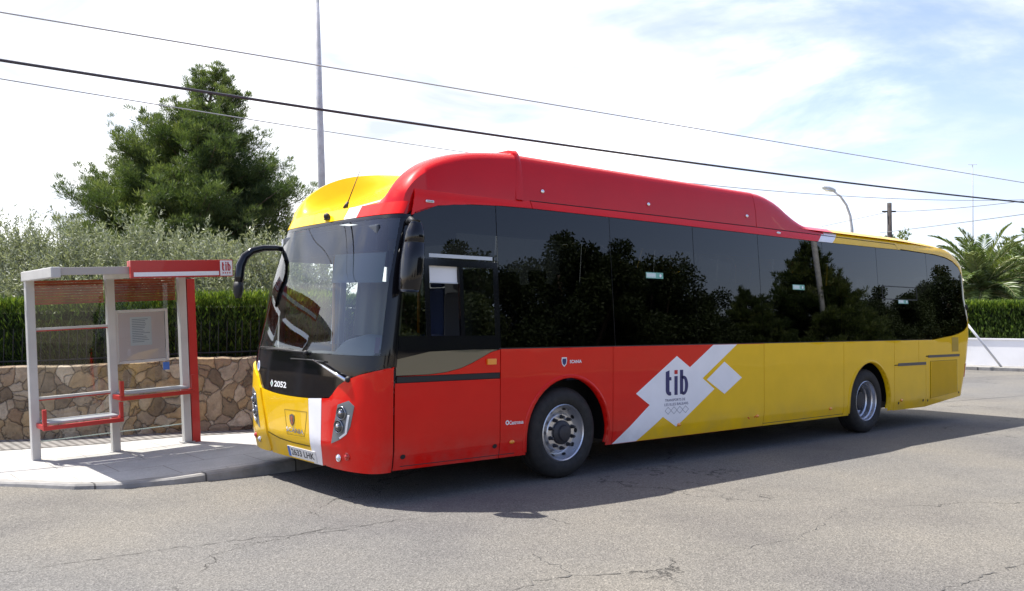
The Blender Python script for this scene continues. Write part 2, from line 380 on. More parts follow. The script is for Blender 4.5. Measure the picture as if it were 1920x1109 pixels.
panel('upper_panel',[(7.78+GP,1.0),(8.02-GP,1.0),(8.02,1.12),(9.26,1.12),(9.26,1.472),(9.0,1.437),(8.6,1.402),(8.3,ZW),(7.78+GP,ZW)],SD,YEL,bus)
panel('vent_square',rect(8.96,9.20,1.17,1.41),SD,mat('vent_yellow',(.42,.27,.01),.5),bus,off=.004)
# rear pillar and corner (wraps round to the back)
rw=[(9.26,1.49),(9.45,1.535),(9.58,1.60),(9.65,1.75),(9.62,2.0),(9.58,2.3),(9.53,2.48),(9.42,2.61),(9.22,2.70),(8.96,2.755),(8.6,2.785)]
re_=[(RX+rshift(z_)+.44,z_) for z_ in (.45,.78,1.03,1.43,1.7,1.9,2.08,2.4,2.65,2.75,2.85,2.9)]
panel('rear_corner',[(9.26+GP,.405)]+re_+[(9.3,2.87),(8.9,2.925),(8.3,2.98),(7.4,3.0),(7.4,2.83),(8.6,2.805),(8.965,2.775),(9.23,2.72),(9.435,2.627),(9.55,2.49),(9.60,2.3),(9.64,2.0),(9.67,1.75),(9.595,1.585),(9.455,1.515),(9.26+GP,1.475)],SD,YEL,bus,.04,.06)
panel('rear_corner',[(9.21,.405)]+re_+[(9.2,2.9)],SR,YEL,bus,.04,.06)
multi('tail_lamp',[rrect(9.45,9.60,.72,.95,.03)],SD,REDL,bus,.008,.02,.03,.1)
multi('rear_camera',[ring(9.68,1.93,.035,.045,0,0,12)[0]],SD,MBLK,bus,.03,.04,.03,.1)
# wheel arch lips
for cx_,m_ in ((WX[0],RED),(WX[1],YEL)):
    q=arch(cx_,Z0+.03,.60); q2=arch(cx_,Z0+.03,.635)
    P=[];F=[]
    for k in range(len(q)):
        P+=[SD(*q2[k],.001),SD(*q[k],.022),SD(*q[k],-.06)]
    for k in range(len(q)-1): F+=[(3*k,3*k+1,3*k+4,3*k+3),(3*k+1,3*k+2,3*k+5,3*k+4)]
    mesh('wheel_arch_lip',P,F,m_,bus,True)
# marker lamps and badges
for a,z_ in ((-.75,.45),(1.82,.44),(3.38,.44),(5.14,.43),(7.20,.44)):
    b_=B(); p=SD(a,z_,.004); b_.ico(p,1,2,(.035,.014,.02)); b_.mk('marker_lamp',ORG,bus,True)
b_=B(); p=SD(-1.02,1.255,.004); b_.box(p.x-.055,p.x+.055,p.y-.02,p.y+.01,p.z-.03,p.z+.03,.008); b_.mk('turn_signal',ORG,bus)
text('maker_lettering','SCANIA',SD,(.04,.215,1.21,1.245),WPR,bus,.003,bold=.03)
sh=[(-.075,1.275),(-.005,1.275),(0,1.24),(-.01,1.20),(-.04,1.175),(-.07,1.20),(-.08,1.24)]
panel('shield_badge',sh,SD,WPR,bus,off=.003,thick=0); panel('shield_inner',[(-.04+(a+.04)*.72,1.228+(z_-1.228)*.72) for a,z_ in sh],SD,NAVY,bus,off=.0045,thick=0)
text('builder_lettering','Castrosua',SD,(-.785,-.60,.622,.662),WPR,bus,.003,bold=.02)
o,i=ring(-.81,.645,.024,.024,.012,.012,14); quads('builder_swirl',band(o,i),SD,WPR,bus,.003)
# ---- left windows
def pane(a0,a1,m_=SWG,top=None):
    xs=[a0+GP]+[p_[0] for p_ in glasstop if a0+.02<p_[0]<a1-.02]+[a1-GP]
    poly=[(a0+GP,ZW+.012),(a1-GP,ZW+.012)]+[(x,gt(x)) for x in xs[::-1]]
    return panel('side_window',poly,SD,m_,bus,.3,.15,0,.004)
cuts=[-.893,.735,2.19,3.535,5.09,6.61,8.24]
for a0,a1 in zip(cuts[:-1],cuts[1:]): pane(a0,a1)
panel('side_window',[(8.24+GP,1.397),(8.6,1.42),(9.0,1.455)]+rw+[(8.24+GP,2.80)],SD,SWG,bus,.04,.06,0,.004)
each('window_seal',[rect(c-.018,c+.018,ZW,gt(c)) for c in cuts[1:]],SD,MBLK,bus,-.006,0)
each('window_seal',[rect(-2.1,8.2,ZW-.002,ZW+.014)],SD,MBLK,bus,-.003,.01)
# roof-vent style sliding pane in the sixth window
o=[(6.72,2.02),(7.83,2.02),(7.83,2.22),(6.72,2.22),(6.72,2.02)]
each('vent_window_frame',[strip2d([o[k],o[k+1]],.014) for k in range(4)],SD,MBLK,bus,.004,.004)
for a0,a1,z0,z1 in ((1.30,1.60,2.155,2.225),(4.28,4.57,2.10,2.17),(7.20,7.52,1.955,2.02)):
    s_=panel('exit_sticker',rect(a0,a1,z0,z1),SD,GRN,bus,off=.003,thick=0)
    panel('sticker_border',rect(a0+.008,a0+.17,z0+.008,z1-.008),SD,mat('pale_print',(.55,.70,.64),.4),s_,off=.0042,thick=0)
    each('sticker_mark',[rect(a0+.02,a0+.15,z0+.03,z0+.036),rect(a0+.02,a0+.15,z0+.045,z0+.05),ring(a1-.05,(z0+z1)/2,.02,.02,0,0,10)[0]],SD,WPR,s_,.0052,0)
# driver's window: upper fixed glass, black frame, quarter light, sliding panes
drv=panel('driver_window_top',[(-1.995,2.20),(-.897,2.24)]+[(x,gt(x)) for x in (-.897,-1.4,-1.7,-1.86)]+[(-1.905,2.60)],SD,SWG,bus,.2,.12,0,.004)
each('driver_window_frame',[rect(-2.08,-.897,ZW+.012,1.51),rect(-2.02,-.897,2.17,2.235),rect(-1.775,-1.725,1.51,2.17),rect(-1.375,-1.33,1.51,2.17),rect(-.955,-.897,1.51,2.17)],SD,BLK,bus,.001,.03)
panel('pale_window_strip',rect(-1.72,-.96,2.25,2.285),SD,LGR,bus,off=.001,thick=.003)  # narrow pale grey strip across the upper driver's glass
panel('quarter_light',[(-2.08,1.51),(-1.775,1.51),(-1.775,2.17),(-2.0,2.17)],SD,DWG,bus,off=-.004,thick=.004)
panel('sliding_pane',rect(-1.33,-.955,1.51,2.17),SD,DWG,bus,off=-.004,thick=.004)
panel('sun_blind',rect(-1.70,-1.38,2.02,2.17),SD,mat('white_blind',(.75,.75,.74),.8),bus,off=-.03,thick=.003)
panel('blind_rail',rect(-1.725,-1.375,2.008,2.02),SD,LGR,bus,off=-.025,thick=.006)
panel('lower_window',[(-2.11,1.155)]+[(a,z_+.004) for a,z_ in curve[::-1][1:]]+[(-.93,1.372),(-1.25,1.378),(-1.75,1.365),(-2.11,1.30)],SD,OLV,bus,.1,.05,-.003,.004)  # olive colour and wavy top edge paint in the ground's reflection
panel('lower_window_trim',[(-2.11,1.30),(-1.75,1.365),(-1.25,1.378),(-.93,1.372),(-.9,1.39),(-2.11,1.39)],SD,BLK,bus,.2,.05,-.002,.004)
# side pillar between windscreen and driver's window follows the raked seam
panel('front_pillar',[(xb(z_)+.003,z_) for z_ in (1.235,1.37,1.7,2.0,2.3,2.6)]+[(-1.91,2.60),(-2.0,2.20),(-2.085,1.50),(-2.105,1.235)],SD,BLK,bus,.1,.1,.001,.02)
# ---- cantrail above the windows
ct=lambda x: gt(x)+.006
def cant(a0,a1,a0t,a1t,m_,zt=3.0):
    xs=[a for a in np.arange(math.ceil(a0/.4)*.4,a1,.4) if a>a0+.02 and a<a1-.02]
    return panel('cantrail',[(a0,ct(a0))]+[(float(x),ct(x)) for x in xs]+[(a1,ct(a1)),(a1t,zt),(a0t,zt)],SD,m_,bus,.3,.03)
cant(-1.90,-.405,-1.84,-.405,RED,2.90); cant(-.395,5.0,-.395,5.30,RED); cant(5.0,5.38,5.30,5.70,WHT); cant(5.38,7.4,5.70,7.4,YEL)
each('roof_joint',[strip2d([(-.40,2.905),(3.6,2.915),(7.3,2.90)],.010),strip2d([(7.3,2.90),(7.3,2.82)],.008)],SD,GAP,bus,.0025,0)
# ---- right side
for a0,a1,m_ in ((-2.1,-.6,None),(-.6,1.6,RED),(1.6,4.2,YEL),(4.2,5.5,YEL),(5.5,6.985,YEL),(6.985,9.2,YEL)):
    if m_ is None: continue
    pts=[(a0+GP,Z0)]+(arch(WX[0],Z0) if a0<0<a1 else [])+(arch(WX[1],Z0) if a0<6.2<a1 else [])+[(a1-GP,Z0),(a1-GP,ZW),(a0+GP,ZW)]
    panel('side_panel',pts,SR,m_,bus)
panel('cantrail',[(-1.90,2.62),(-1.4,2.78),(0,2.82),(5.2,2.82),(5.2,3.0),(-1.8,3.0)],SR,RED,bus,.3,.03); panel('cantrail',[(5.2,2.82),(9.2,2.80),(9.2,2.95),(5.2,3.0)],SR,YEL,bus,.3,.03)
for a0,a1 in zip([-.6,1.0,2.6,4.2,5.8,7.4],[1.0,2.6,4.2,5.8,7.4,9.2]):
    panel('side_window',rect(a0+GP,a1-GP,ZW+.01,2.80),SR,SWG,bus,.3,.15,0,.004)
for a0,a1 in ((-2.06,-1.32),(-1.31,-.61)):
    dr=multi('entrance_door',[rect(a0,a0+.07,.36,2.55),rect(a1-.07,a1,.36,2.55),rect(a0+.07,a1-.07,.36,.46),rect(a0+.07,a1-.07,2.30,2.55)],SR,LGR,bus,0,.04)
    multi('door_glass',[rect(a0+.07,a1-.07,.46,2.30)],SR,CLG,dr,-.01,0)
panel('door_header',rect(-1.93,-.61,2.56,2.76),SR,BLK,bus)
# ---- rear
def RR(y,z,off=0): return Vector((RX+RC+rshift(z)+off,y,z))
panel('rear_panel',rect(.29,2.26,.45,1.6),RR,YEL,bus,.3,.1); panel('rear_panel',rect(.29,2.26,2.5,2.95),RR,YEL,bus,.3,.1)
panel('rear_window',rect(.29,2.26,1.6,2.5),RR,SWG,bus,.3,.1)
# ---- front mask, windscreen, bumper
tb=.885
blk_b=[(0,.905),(-.1,.906),(-.25,.912),(-.375,.924),(-.50,.942),(-.53,.975),(-.56,1.02),(-.593,1.065),(-.66,1.115),(-.764,1.168),(-.87,1.205),(-.952,1.228),(-1,1.236)]
bb=blk_b[::-1]+[(-t,z_) for t,z_ in blk_b[1:]]
def half(poly): return poly
multi('front_mask',[[(t,z_+.004) for t,z_ in bb]+[(1,1.335),(-1,1.335)]],FR,BLK,bus,0,.02,.025,.06)
each('windscreen_surround',[rect(-1,-tb,1.337,2.60),rect(tb,1,1.337,2.60),rect(-1,1,2.602,2.638)],FR,BLK,bus,0,.02,.025,.06)
panel('windscreen',[(-tb,1.338)]+[(tb,1.338),(tb,2.60),(-tb,2.60)],FR,WSG,bus,.025,.06,.001,.006)
ty=lambda y,z: t_of_y(y,z)
tW0,tW1=-.235,-.39          # white stripe on the bumper
def bz(t): return itp(-abs(t),[q[0] for q in blk_b[::-1]],[q[1] for q in blk_b[::-1]])-.003
ZB=.285
tc0=[(-.50,.94),(-.475,.83),(-.442,.718),(-.415,.60),(-.398,.513),(-.388,.42),(-.392,.33),(-.41,.30)]
def top(t0,t1): return [(t0+(t1-t0)*k/8,bz(t0+(t1-t0)*k/8)) for k in range(9)]
tr0=[(-t,z_) for t,z_ in tc0]
fb=panel('front_bumper',[(tW0,ZB),(tW0,bz(tW0))]+top(tW0,.5)[1:]+[(t,z_) for t,z_ in tr0]+[(.40,ZB)],FR,YEL,bus,.025,.06,.006,.03)
panel('white_stripe',[(tW0,ZB),(tW0-.004,bz(tW0))][::-1]+[(-.345,ZB),(-.375,.5),(-.387,.70),(-.40,bz(-.4))],FR,WHT,bus,.025,.06,.006,.03)
panel('bumper_side',[(-.346,ZB),(-.376,.5),(-.388,.70),(-.401,bz(-.40))]+[(-.497,.935)]+[(t+.004,z_) for t,z_ in tc0[1:]],FR,RED,bus,.025,.05,.004,.03)
def corner(sg,m_):
    out=[(t,z_) for t,z_ in tc0]+[(-.49,.291),(-.6,.287),(-.8,.287),(-.985,.295),(-.985,1.225)]+[(t,z_-.004) for t,z_ in blk_b[::-1][1:-4]]
    out=[(t*(1 if sg<0 else -1),z_) for t,z_ in out]
    c=panel('corner_panel',out,FR,m_,bus,.02,.05,.022,.05)
    hp=[(-.515,.525),(-.555,.72),(-.592,.888),(-.69,.93),(-.735,.885),(-.70,.70),(-.665,.625),(-.60,.57)]
    q=lambda P:[(t*(1 if sg<0 else -1),z_) for t,z_ in P]
    h=panel('headlight',q(hp),FR,mat('headlight_housing',(.15,.165,.175),.35,coat=.5),c,.02,.05,.026,.01)
    for t,z_ in ((-.628,.815),(-.60,.69)):
        t_=t if sg<0 else -t
        p=FR(t_,z_,.03); n_=(FR(t_,z_,.1)-FR(t_,z_,.0)).normalized(); s_=n_.cross(Vector((0,0,1))).normalized(); u_=s_.cross(n_)
        pr=[(.062,-.01),(.066,.006),(.058,.012),(.052,.004),(.048,-.012)]
        v=[];f=[]
        for k in range(24):
            th=2*math.pi*k/24
            for r_,d in pr: v.append(p+(s_*math.cos(th)+u_*math.sin(th))*r_+n_*d)
        for k in range(24):
            for i in range(4): f.append((k*5+i,k*5+i+1,((k+1)%24)*5+i+1,((k+1)%24)*5+i))
        mesh('lamp_ring',v,f,mat('smoked_chrome',(.22,.23,.25),.2,.9),h,True)
        b_=B(); b_.ico(p-n_*.018,.049,3); b_.mk('lamp_lens',mat('dark_lens',(.06,.065,.07),.05,.3,coat=1),h,True)
        b_=B(); b_.ico(p+n_*.020-s_*.010+u_*.008,.017,2); b_.mk('lamp_reflector',CHR,h,True)
    panel('running_light',strip2d(q([(-.605,.585),(-.663,.635),(-.672,.70),(-.69,.80)]),.016),FR,mat('white_lamp',(.82,.82,.80),.3),h,.02,.05,.032,.008)
    for t,z_,m2 in ((-.57,.405,LENS),(-.655,.43,REDL)):
        t_=t if sg<0 else -t; b_=B(); p=FR(t_,z_,.022); b_.ico(p,1,2,(.026,.026,.026)); k=b_.mk('fog_lamp',m2,c,True)
        n_=(FR(t_,z_,.1)-FR(t_,z_,0)).normalized(); b_=B(); th=[p+n_*.004+(n_.cross(Vector((0,0,1))).normalized()*math.cos(x)+Vector((0,0,1))*math.sin(x))*.031 for x in np.linspace(0,2*math.pi,17)]
        b_.tube(th,.006,6,False); b_.mk('lamp_bezel',CHR if m2 is LENS else REDL,k,True)
    return c
corner(-1,RED); corner(1,YEL)
multi('door_edge_trim',[[(-1.0,.295),(-.986,.295),(-.986,1.225),(-1.0,1.235)]],FR,RED,bus,.02,.03,.02,.06)
# joint lines of the bumper flap, badge, plate
each('flap_joint',[strip2d(p_,.006) for p_ in ([(.104,.765),(-.215,.775)],[(-.215,.775),(-.17,.533)],[(-.17,.533),(.075,.523)],[(.075,.523),(.104,.765)])],FR,mat('joint_line',(.30,.19,.006),.6),fb,.0075,0,.03,.1)
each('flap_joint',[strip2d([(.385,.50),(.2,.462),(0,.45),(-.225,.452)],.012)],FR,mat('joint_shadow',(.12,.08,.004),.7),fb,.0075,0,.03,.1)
bs=[(-.005+(a+.005)*.66,.675+(z_-.665)*.8) for a,z_ in [(.045,.72),(-.005,.735),(-.055,.72),(-.055,.665),(-.035,.615),(-.005,.59),(.025,.615),(.045,.665)]]
panel('shield_badge',bs,FR,mat('badge_dark',(.03,.02,.02),.3,coat=.6),fb,.03,.1,.012,.006)
panel('shield_figure',[(-.005+(a+.005)*.66,.675+(z_-.665)*.8) for a,z_ in [(.02,.70),(-.005,.715),(-.03,.69),(-.02,.65),(-.035,.63),(-.005,.605),(.01,.64),(0,.66),(.025,.67)]],FR,mat('badge_copper',(.45,.12,.05),.3,.6),fb,.03,.1,.0145,.003)
text('maker_lettering','SCANIA',FR,(.085,-.165,.552,.598),CHR,fb,.010,bold=.02)
np_=panel('number_plate',rect(-.285,.105,.303,.408),FR,mat('plate_white',(.70,.70,.68),.4),fb,.05,.2,.014,.01)
panel('plate_band',rect(.072,.104,.305,.406),FR,BLU,np_,.05,.2,.0155,0)
text('plate_lettering','2633 LHK',FR,(.055,-.265,.325,.388),mat('plate_black',(.02,.02,.03),.5),np_,.016,bold=.012)
text('fleet_number','2052',FR,(.275,.085,.975,1.035),WPR,bus,.003,bold=.03)
panel('fuel_diamond',[(.34,1.005),(.315,1.045),(.29,1.005),(.315,.965)],FR,WPR,bus,.03,.1,.003,0); panel('fuel_diamond_core',[(.327,1.005),(.315,1.025),(.303,1.005),(.315,.985)],FR,mat('fuel_green',(.1,.3,.2),.4),bus,.03,.1,.0045,0)
o,i=ring(.60,1.165,.035,.055,.024,.038,20); quads('round_sticker',[ring(.60,1.165,.035,.055,0,0,20)[0][:-1]],FR,mat('sticker_blue',(.20,.28,.55),.4),bus,.003); quads('round_sticker_ring',band(o,i),FR,WPR,bus,.0045)
# ---- header, roof cap with its two side rims and the ramp between
YS0,YS1=.72,.95
def hd(y0,y1,m_,nm): return panel(nm,[(ty(y0,2.64),2.642),(ty(y1,2.64),2.642),(ty(y1,2.75),2.76),(ty(y0,2.75),2.76)],FR,m_,bus,.025,.06,.004,.02)
hd(.105,YS0,RED,'roof_header'); hd(YS0,YS1,WHT,'roof_header'); hd(YS1,2.445,YEL,'roof_header')
XE,ZE=-.60,3.395
ycol=[.14,.17,.205,.23,.26,.30,.33,.36,.40,.45,.50,.55,.60]+list(np.linspace(.66,1.9,26))+[1.95,2.0,2.05,2.10,2.15,2.19,2.22,2.25,2.29,2.32,2.345,2.38,2.41]
ycol=sorted(set([round(float(y),3) for y in ycol]+[YS0,YS1]))
def rimf(y):
    d=min(y,2.55-y)
    return 1.0 if d<.36 else max(0,1-(d-.36)/.17)
def edge(y):
    d=min(y,2.55-y)
    if d<.30: return .10*(1-math.sqrt(max(0,1-((.30-d)/.16)**2)))
    return 0
ns=30; P=[];F=[];FM=[]
for k in range(ns+1):
    s=k/ns
    for y in ycol:
        p0=f0(ty(max(.12,min(2.43,y)),2.75),2.76); p1=Vector((XE,y,ZE))
        q=p0.lerp(p1,s); q.y=y
        bl=.235*math.sin(math.pi*min(1,s)**.72)*rimf(y)
        dip=-.05*math.sin(math.pi*s)*(1-rimf(y))
        q+=Vector((-.42,0,.9))*(bl+dip); ed=edge(y)*min(1,s*2.2); q.z-=ed
        P.append(q)
nc=len(ycol)
for k in range(ns):
    for j in range(nc-1):
        F.append((k*nc+j,k*nc+j+1,(k+1)*nc+j+1,(k+1)*nc+j)); y=(ycol[j]+ycol[j+1])/2
        FM.append(0 if y<YS0 else 1 if y<YS1 else 2)
# outer walls down to the cantrail
for j,sg in ((0,1),(nc-1,-1)):
    k0=len(P); rows=ns+1
    for k in range(rows):
        a=P[k*nc+j]; zb=min(a.z, ct(a.x)+.03); P.append(Vector((a.x,a.y,a.z))); P.append(Vector((a.x,a.y-.005*sg,zb)))
    for k in range(rows-1):
        F.append((k0+2*k,k0+2*k+1,k0+2*k+3,k0+2*k+2)); FM.append(0 if sg>0 else 2)
cap=mesh('roof_cap',P,F,[PODRED,WHT,YEL],bus,True,FM)
bm=bmesh.new(); bm.from_mesh(cap.data); bmesh.ops.remove_doubles(bm,verts=bm.verts[:],dist=1e-4); bmesh.ops.recalc_face_normals(bm,faces=bm.faces[:])
for e in bm.edges:
    if len(e.link_faces)==2 and e.calc_face_angle(0)>R(38): e.smooth=False
bm.to_mesh(cap.data); bm.free()
# pod behind it, closed by a ridge, a long side cover and a falling tail
def pod_prof(zt,sh=0):
    zb=2.90; zt=max(zt,2.97); k=(zt-zb)
    half_=[(.150-sh,zb),(.165-sh,zb+.45*k),(.19-sh,zb+.72*k),(.215-sh,zt-.05*min(1,k*3)),(.25-sh,zt-.012),(.31-sh,zt)]
    return half_+[(2.55-y,z_) for y,z_ in half_[::-1]]
def loft(name,st,m_,sh=0,par=bus):
    P=[];F=[]
    for x,zt in st: P+=[(x,y,z_) for y,z_ in pod_prof(zt,sh)]
    n_=12
    for k in range(len(st)-1):
        for j in range(n_-1): F.append((k*n_+j,k*n_+j+1,(k+1)*n_+j+1,(k+1)*n_+j))
    F.append(tuple(range(n_))); F.append(tuple((len(st)-1)*n_+j for j in range(n_))[::-1])
    o=mesh(name,P,F,m_,par); 
    for p_ in o.data.polygons: p_.use_smooth=len(p_.vertices)==4
    bm=bmesh.new(); bm.from_mesh(o.data); bmesh.ops.recalc_face_normals(bm,faces=bm.faces[:])
    for e in bm.edges:
        if e.calc_face_angle(0)>R(40): e.smooth=False
    bm.to_mesh(o.data); bm.free(); return o
loft('roof_ridge',[(-.60,3.395),(-.585,3.43),(-.52,3.435),(-.50,3.40)],PODRED,.022)
pod=loft('roof_pod',[(-.495,3.395)]+[(x,3.395) for x in np.linspace(0,3.5,8)]+[(3.585,3.395)],PODRED)
loft('roof_pod_tail',[(3.595,3.392),(3.75,3.383),(3.9,3.36),(4.1,3.312),(4.25,3.26),(4.4,3.19),(4.55,3.12),(4.7,3.063),(4.85,3.028),(5.0,3.005),(5.25,2.99)],PODRED)
for x,z_ in ((-.22,3.02),(1.45,3.03),(3.38,3.045)):
    b_=B(); b_.lathe_y([(0,-.01),(.018,-.01),(.022,.0),(.022,.02)],(x,.152,z_),14); b_.mk('pod_latch',CHR,pod,True)
b_=B(); b_.box(-1.74,-1.65,.085,.12,2.765,2.79,.006); b_.mk('cap_marker_lamp',LENS,cap)
p=SD(4.05,2.865,.006); b_=B(); b_.ico(p,1,2,(.05,.012,.018)); b_.mk('cap_marker_lamp',LENS,cap,True)
# roof skin and rear hump
P=[];F=[]; xs=[-.62,0,2,4,5.5,7.0,7.6,8.1,8.5,8.9,9.1,9.25]; zs=[2.99,2.99,2.99,2.99,2.99,2.99,2.985,2.97,2.955,2.93,2.90,2.86]
for x,z_ in zip(xs,zs): P+=[(x,.16,z_-.02),(x,.26,z_+.035),(x,1.275,z_+.06),(x,2.29,z_+.035),(x,2.39,z_-.02)]
for k in range(len(xs)-1):
    for j in range(4): F.append((k*5+j,k*5+j+1,(k+1)*5+j+1,(k+1)*5+j))
mesh('roof_skin',P,F,[RED,YEL],bus,True,[0 if (k//4)<4 else 1 for k in range(len(F))])
P=[];F=[]; hx=[7.75,7.95,8.2,8.6,9.0,9.3]; hz=[2.99,3.02,3.03,3.02,2.96,2.86]
for x,z_ in zip(hx,hz): P+=[(x,.40,2.9),(x,.44,z_-.01),(x,.52,z_+.012),(x,2.03,z_+.012),(x,2.11,z_-.01),(x,2.15,2.9)]
for k in range(len(hx)-1):
    for j in range(5): F.append((k*6+j,k*6+j+1,(k+1)*6+j+1,(k+1)*6+j))
mesh('roof_hump',P,F,YEL,bus,True)
b_=B(); b_.box(5.75,6.25,.42,1.0,2.98,3.05,.02); b_.mk('roof_hatch',DGR,bus)
# aerial and front camera
p=at(637,386,8.95); 
b_=B(); q=Vector((-1.93,1.28,2.80)); b_.tube([q,q+Vector((.03,-.005,.07))],[.028,.012],10); b_.tube([q+Vector((.03,-.005,.07)),q+Vector((.16,-.03,.42))],[.006,.003],6); b_.mk('aerial',MBLK,bus,True)
b_=B(); q=FR(ty(1.30,2.68),2.69,.03); b_.ico(q,.035,2); b_.box(q.x-.01,q.x+.05,q.y-.05,q.y+.05,q.z-.035,q.z-.02,.005); b_.mk('front_camera',MBLK,bus,True)
# ---- wipers
def ftube(name,pts,r,m_,off=.03):
    b_=B(); b_.tube([FR(t,z_,off) for t,z_ in pts],r,8); return b_.mk(name,m_,bus,True)
ftube('wiper_arm',[(-.665,1.115),(-.56,1.165),(-.45,1.215),(-.30,1.275)],[.017,.014,.011,.008],CHR,.035)
ftube('wiper_blade',[(.02,1.268),(-.2,1.272),(-.42,1.262)],.007,MBLK,.02)
ftube('wiper_arm',[(.42,1.345),(.25,1.352),(.05,1.348),(-.18,1.338)],[.006,.012,.012,.014],MBLK,.03)
ftube('wiper_blade',[(.55,1.36),(.3,1.362),(.05,1.357)],.009,MBLK,.018)
b_=B(); b_.ico(FR(-.675,1.12,.02),.03,2); b_.ico(FR(-.18,1.335,.02),.026,2); b_.mk('wiper_pivot',MBLK,bus,True)
# ---- mirrors
b_=B()
mp_=[Vector(q) for q in ((-2.0,2.43,2.435),(-2.12,2.48,2.45),(-2.25,2.525,2.445),(-2.37,2.55,2.41),(-2.45,2.56,2.34),(-2.495,2.56,2.24),(-2.51,2.56,2.12),(-2.515,2.56,2.04))]
b_.tube(mp_,[.030,.032,.036,.042,.047,.050,.052,.050],12); ml=b_.mk('mirror_arm',BLK,bus,True)
b_=B(); b_.tube([Vector(q) for q in ((-2.515,2.56,2.06),(-2.518,2.56,2.0),(-2.52,2.56,1.93),(-2.515,2.56,1.885))],[.052,.054,.048,.030],12); b_.mk('mirror_housing',MBLK,ml,True)
v=[];f=[]; rows=[(2.56,.03,.03),(2.52,.058,.05),(2.45,.076,.075),(2.36,.082,.085),(2.355,.078,.08),(2.345,.085,.09),(2.20,.092,.10),(2.06,.092,.10),(1.94,.086,.09),(1.91,.072,.075)]
for z_,wx,wy in rows:
    cx_=-2.0-(2.54-z_)*.10; cy_=-.13
    for k in range(16):
        th=2*math.pi*k/16; c_,s_=math.cos(th),math.sin(th)
        v.append((cx_+wx*math.copysign(abs(c_)**.6,c_), cy_+wy*math.copysign(abs(s_)**.6,s_), z_))
for k in range(len(rows)-1):
    for j in range(16): f.append((k*16+j,k*16+(j+1)%16,(k+1)*16+(j+1)%16,(k+1)*16+j))
f.append(tuple(range(16))); f.append(tuple((len(rows)-1)*16+j for j in range(16))[::-1])
mr=mesh('wing_mirror',v,f,BLK,bus,True); 
b_=B(); b_.tube([(-1.93,.12,2.55),(-1.97,0,2.58),(-2.0,-.10,2.54)],.028,8); b_.mk('mirror_bracket',MBLK,mr,True)
# ---- wheels
def wheel(x,y,front,flip=False):
    sg=-1 if flip else 1
    t=empty('wheel'); t.parent=bus; t.location=(x,y,.478)
    if flip: t.rotation_euler=(0,0,math.pi)
    b_=B(); b_.lathe_y([(.295,.03),(.305,.005),(.33,-.012),(.37,-.018),(.41,-.012),(.44,.004),(.462,.022),(.474,.045),(.478,.07),(.478,.10),(.470,.103),(.470,.113),(.478,.116),(.478,.155),(.470,.158),(.470,.168),(.478,.171),(.478,.21),(.47,.24),(.43,.27),(.30,.26)],(0,0,0),64); b_.mk('tyre',RUB,t,auto=30)
    b_=B()
    if front: pr=[(.300,.035),(.302,.012),(.292,.006),(.283,.016),(.276,.05),(.258,.085),(.238,.115),(.228,.118),(.208,.10),(.198,.062),(.19,.055),(.13,.050),(.11,.05)]
    else: pr=[(.300,.035),(.302,.012),(.292,.006),(.283,.016),(.275,.06),(.262,.075),(.255,.14),(.24,.155),(.232,.20),(.20,.205),(.12,.20)]
    b_.lathe_y(pr,(0,0,0),56); b_.mk('rim',ALU,t,auto=30)
    b_=B()
    if front:
        b_.lathe_y([(.128,.052),(.126,.03),(.115,.02),(.085,.012),(.075,-.012),(.04,-.02),(0,-.022)],(0,0,0),28)
        for k in range(10):
            th=2*math.pi*(k+.5)/10; c=(.163*math.cos(th),.05,.163*math.sin(th)); b_.lathe_y([(.0,-.05),(.013,-.048),(.018,-.03),(.019,-.004),(.025,.004)],c,8)
    else:
        b_.lathe_y([(.135,.20),(.13,.13),(.11,.10),(.06,.09),(0,.088)],(0,0,0),28)
        for k in range(10):
            th=2*math.pi*(k+.5)/10; c=(.168*math.cos(th),.2,.168*math.sin(th)); b_.lathe_y([(.0,-.05),(.014,-.048),(.018,-.03),(.022,.004)],c,8)
    b_.mk('hub',mat('hub_grey',(.045,.045,.05),.5,.3),t,auto=35)
    b_=B()
    for k in range(10):
        th=2*math.pi*k/10; rr,yy=(.252,.092) if front else (.222,.197)
        u_=Vector((-math.sin(th),0,math.cos(th))); rd=Vector((math.cos(th),0,math.sin(th)))
        n2=(rd*-.87+Vector((0,-.5,0))) if front else Vector((0,-1,0)); dd=u_.cross(n2)
        c=rd*rr+Vector((0,yy,0))+n2*.004
        b_.add([c+u_*.026*math.cos(a)+dd*.018*math.sin(a) for a in np.linspace(0,2*math.pi,13)[:-1]],[tuple(range(12))])
    b_.mk('vent_hole',MBLK,t)
wheel(WX[0]-.02,.045,True); wheel(WX[1]-.01,.045,False); wheel(WX[0],2.505,True,True); wheel(WX[1],2.505,False,True)
# ---- underbody and cabin
b_=B(); b_.box(-2.05,9.1,.46,2.09,.27,1.0); 
for y0,y1 in ((.02,.455),(2.095,2.53)):
    b_.box(-2.05,-.70,y0,y1,.33,.98); b_.box(.76,5.5,y0,y1,.33,.98); b_.box(6.98,8.9,y0,y1,.42,.98); b_.box(-.70,.76,y0+.01,y1-.01,1.10,1.14); b_.box(5.5,6.98,y0+.01,y1-.01,1.10,1.14)
b_.mk('underbody',MBLK,bus)
b_=B(); b_.box(-.72,9.0,.47,2.08,.985,1.02); b_.box(-2.2,-.72,.06,2.0,.80,.86); b_.box(-1.7,9.1,.14,2.41,2.78,2.80); b_.mk('cabin_lining',SKIN_INT,bus)
b_=B(); b_.box(-.76,-.74,.08,1.15,.86,2.2); b_.mk('driver_partition',DGR,bus)
b_=B(); b_.box(-2.02,-1.35,.12,2.42,2.40,2.60,.03); b_.box(-2.14,-2.02,.30,2.25,2.30,2.55,.02); b_.mk('destination_box',mat('destination_black',(.03,.04,.055),.4),bus)
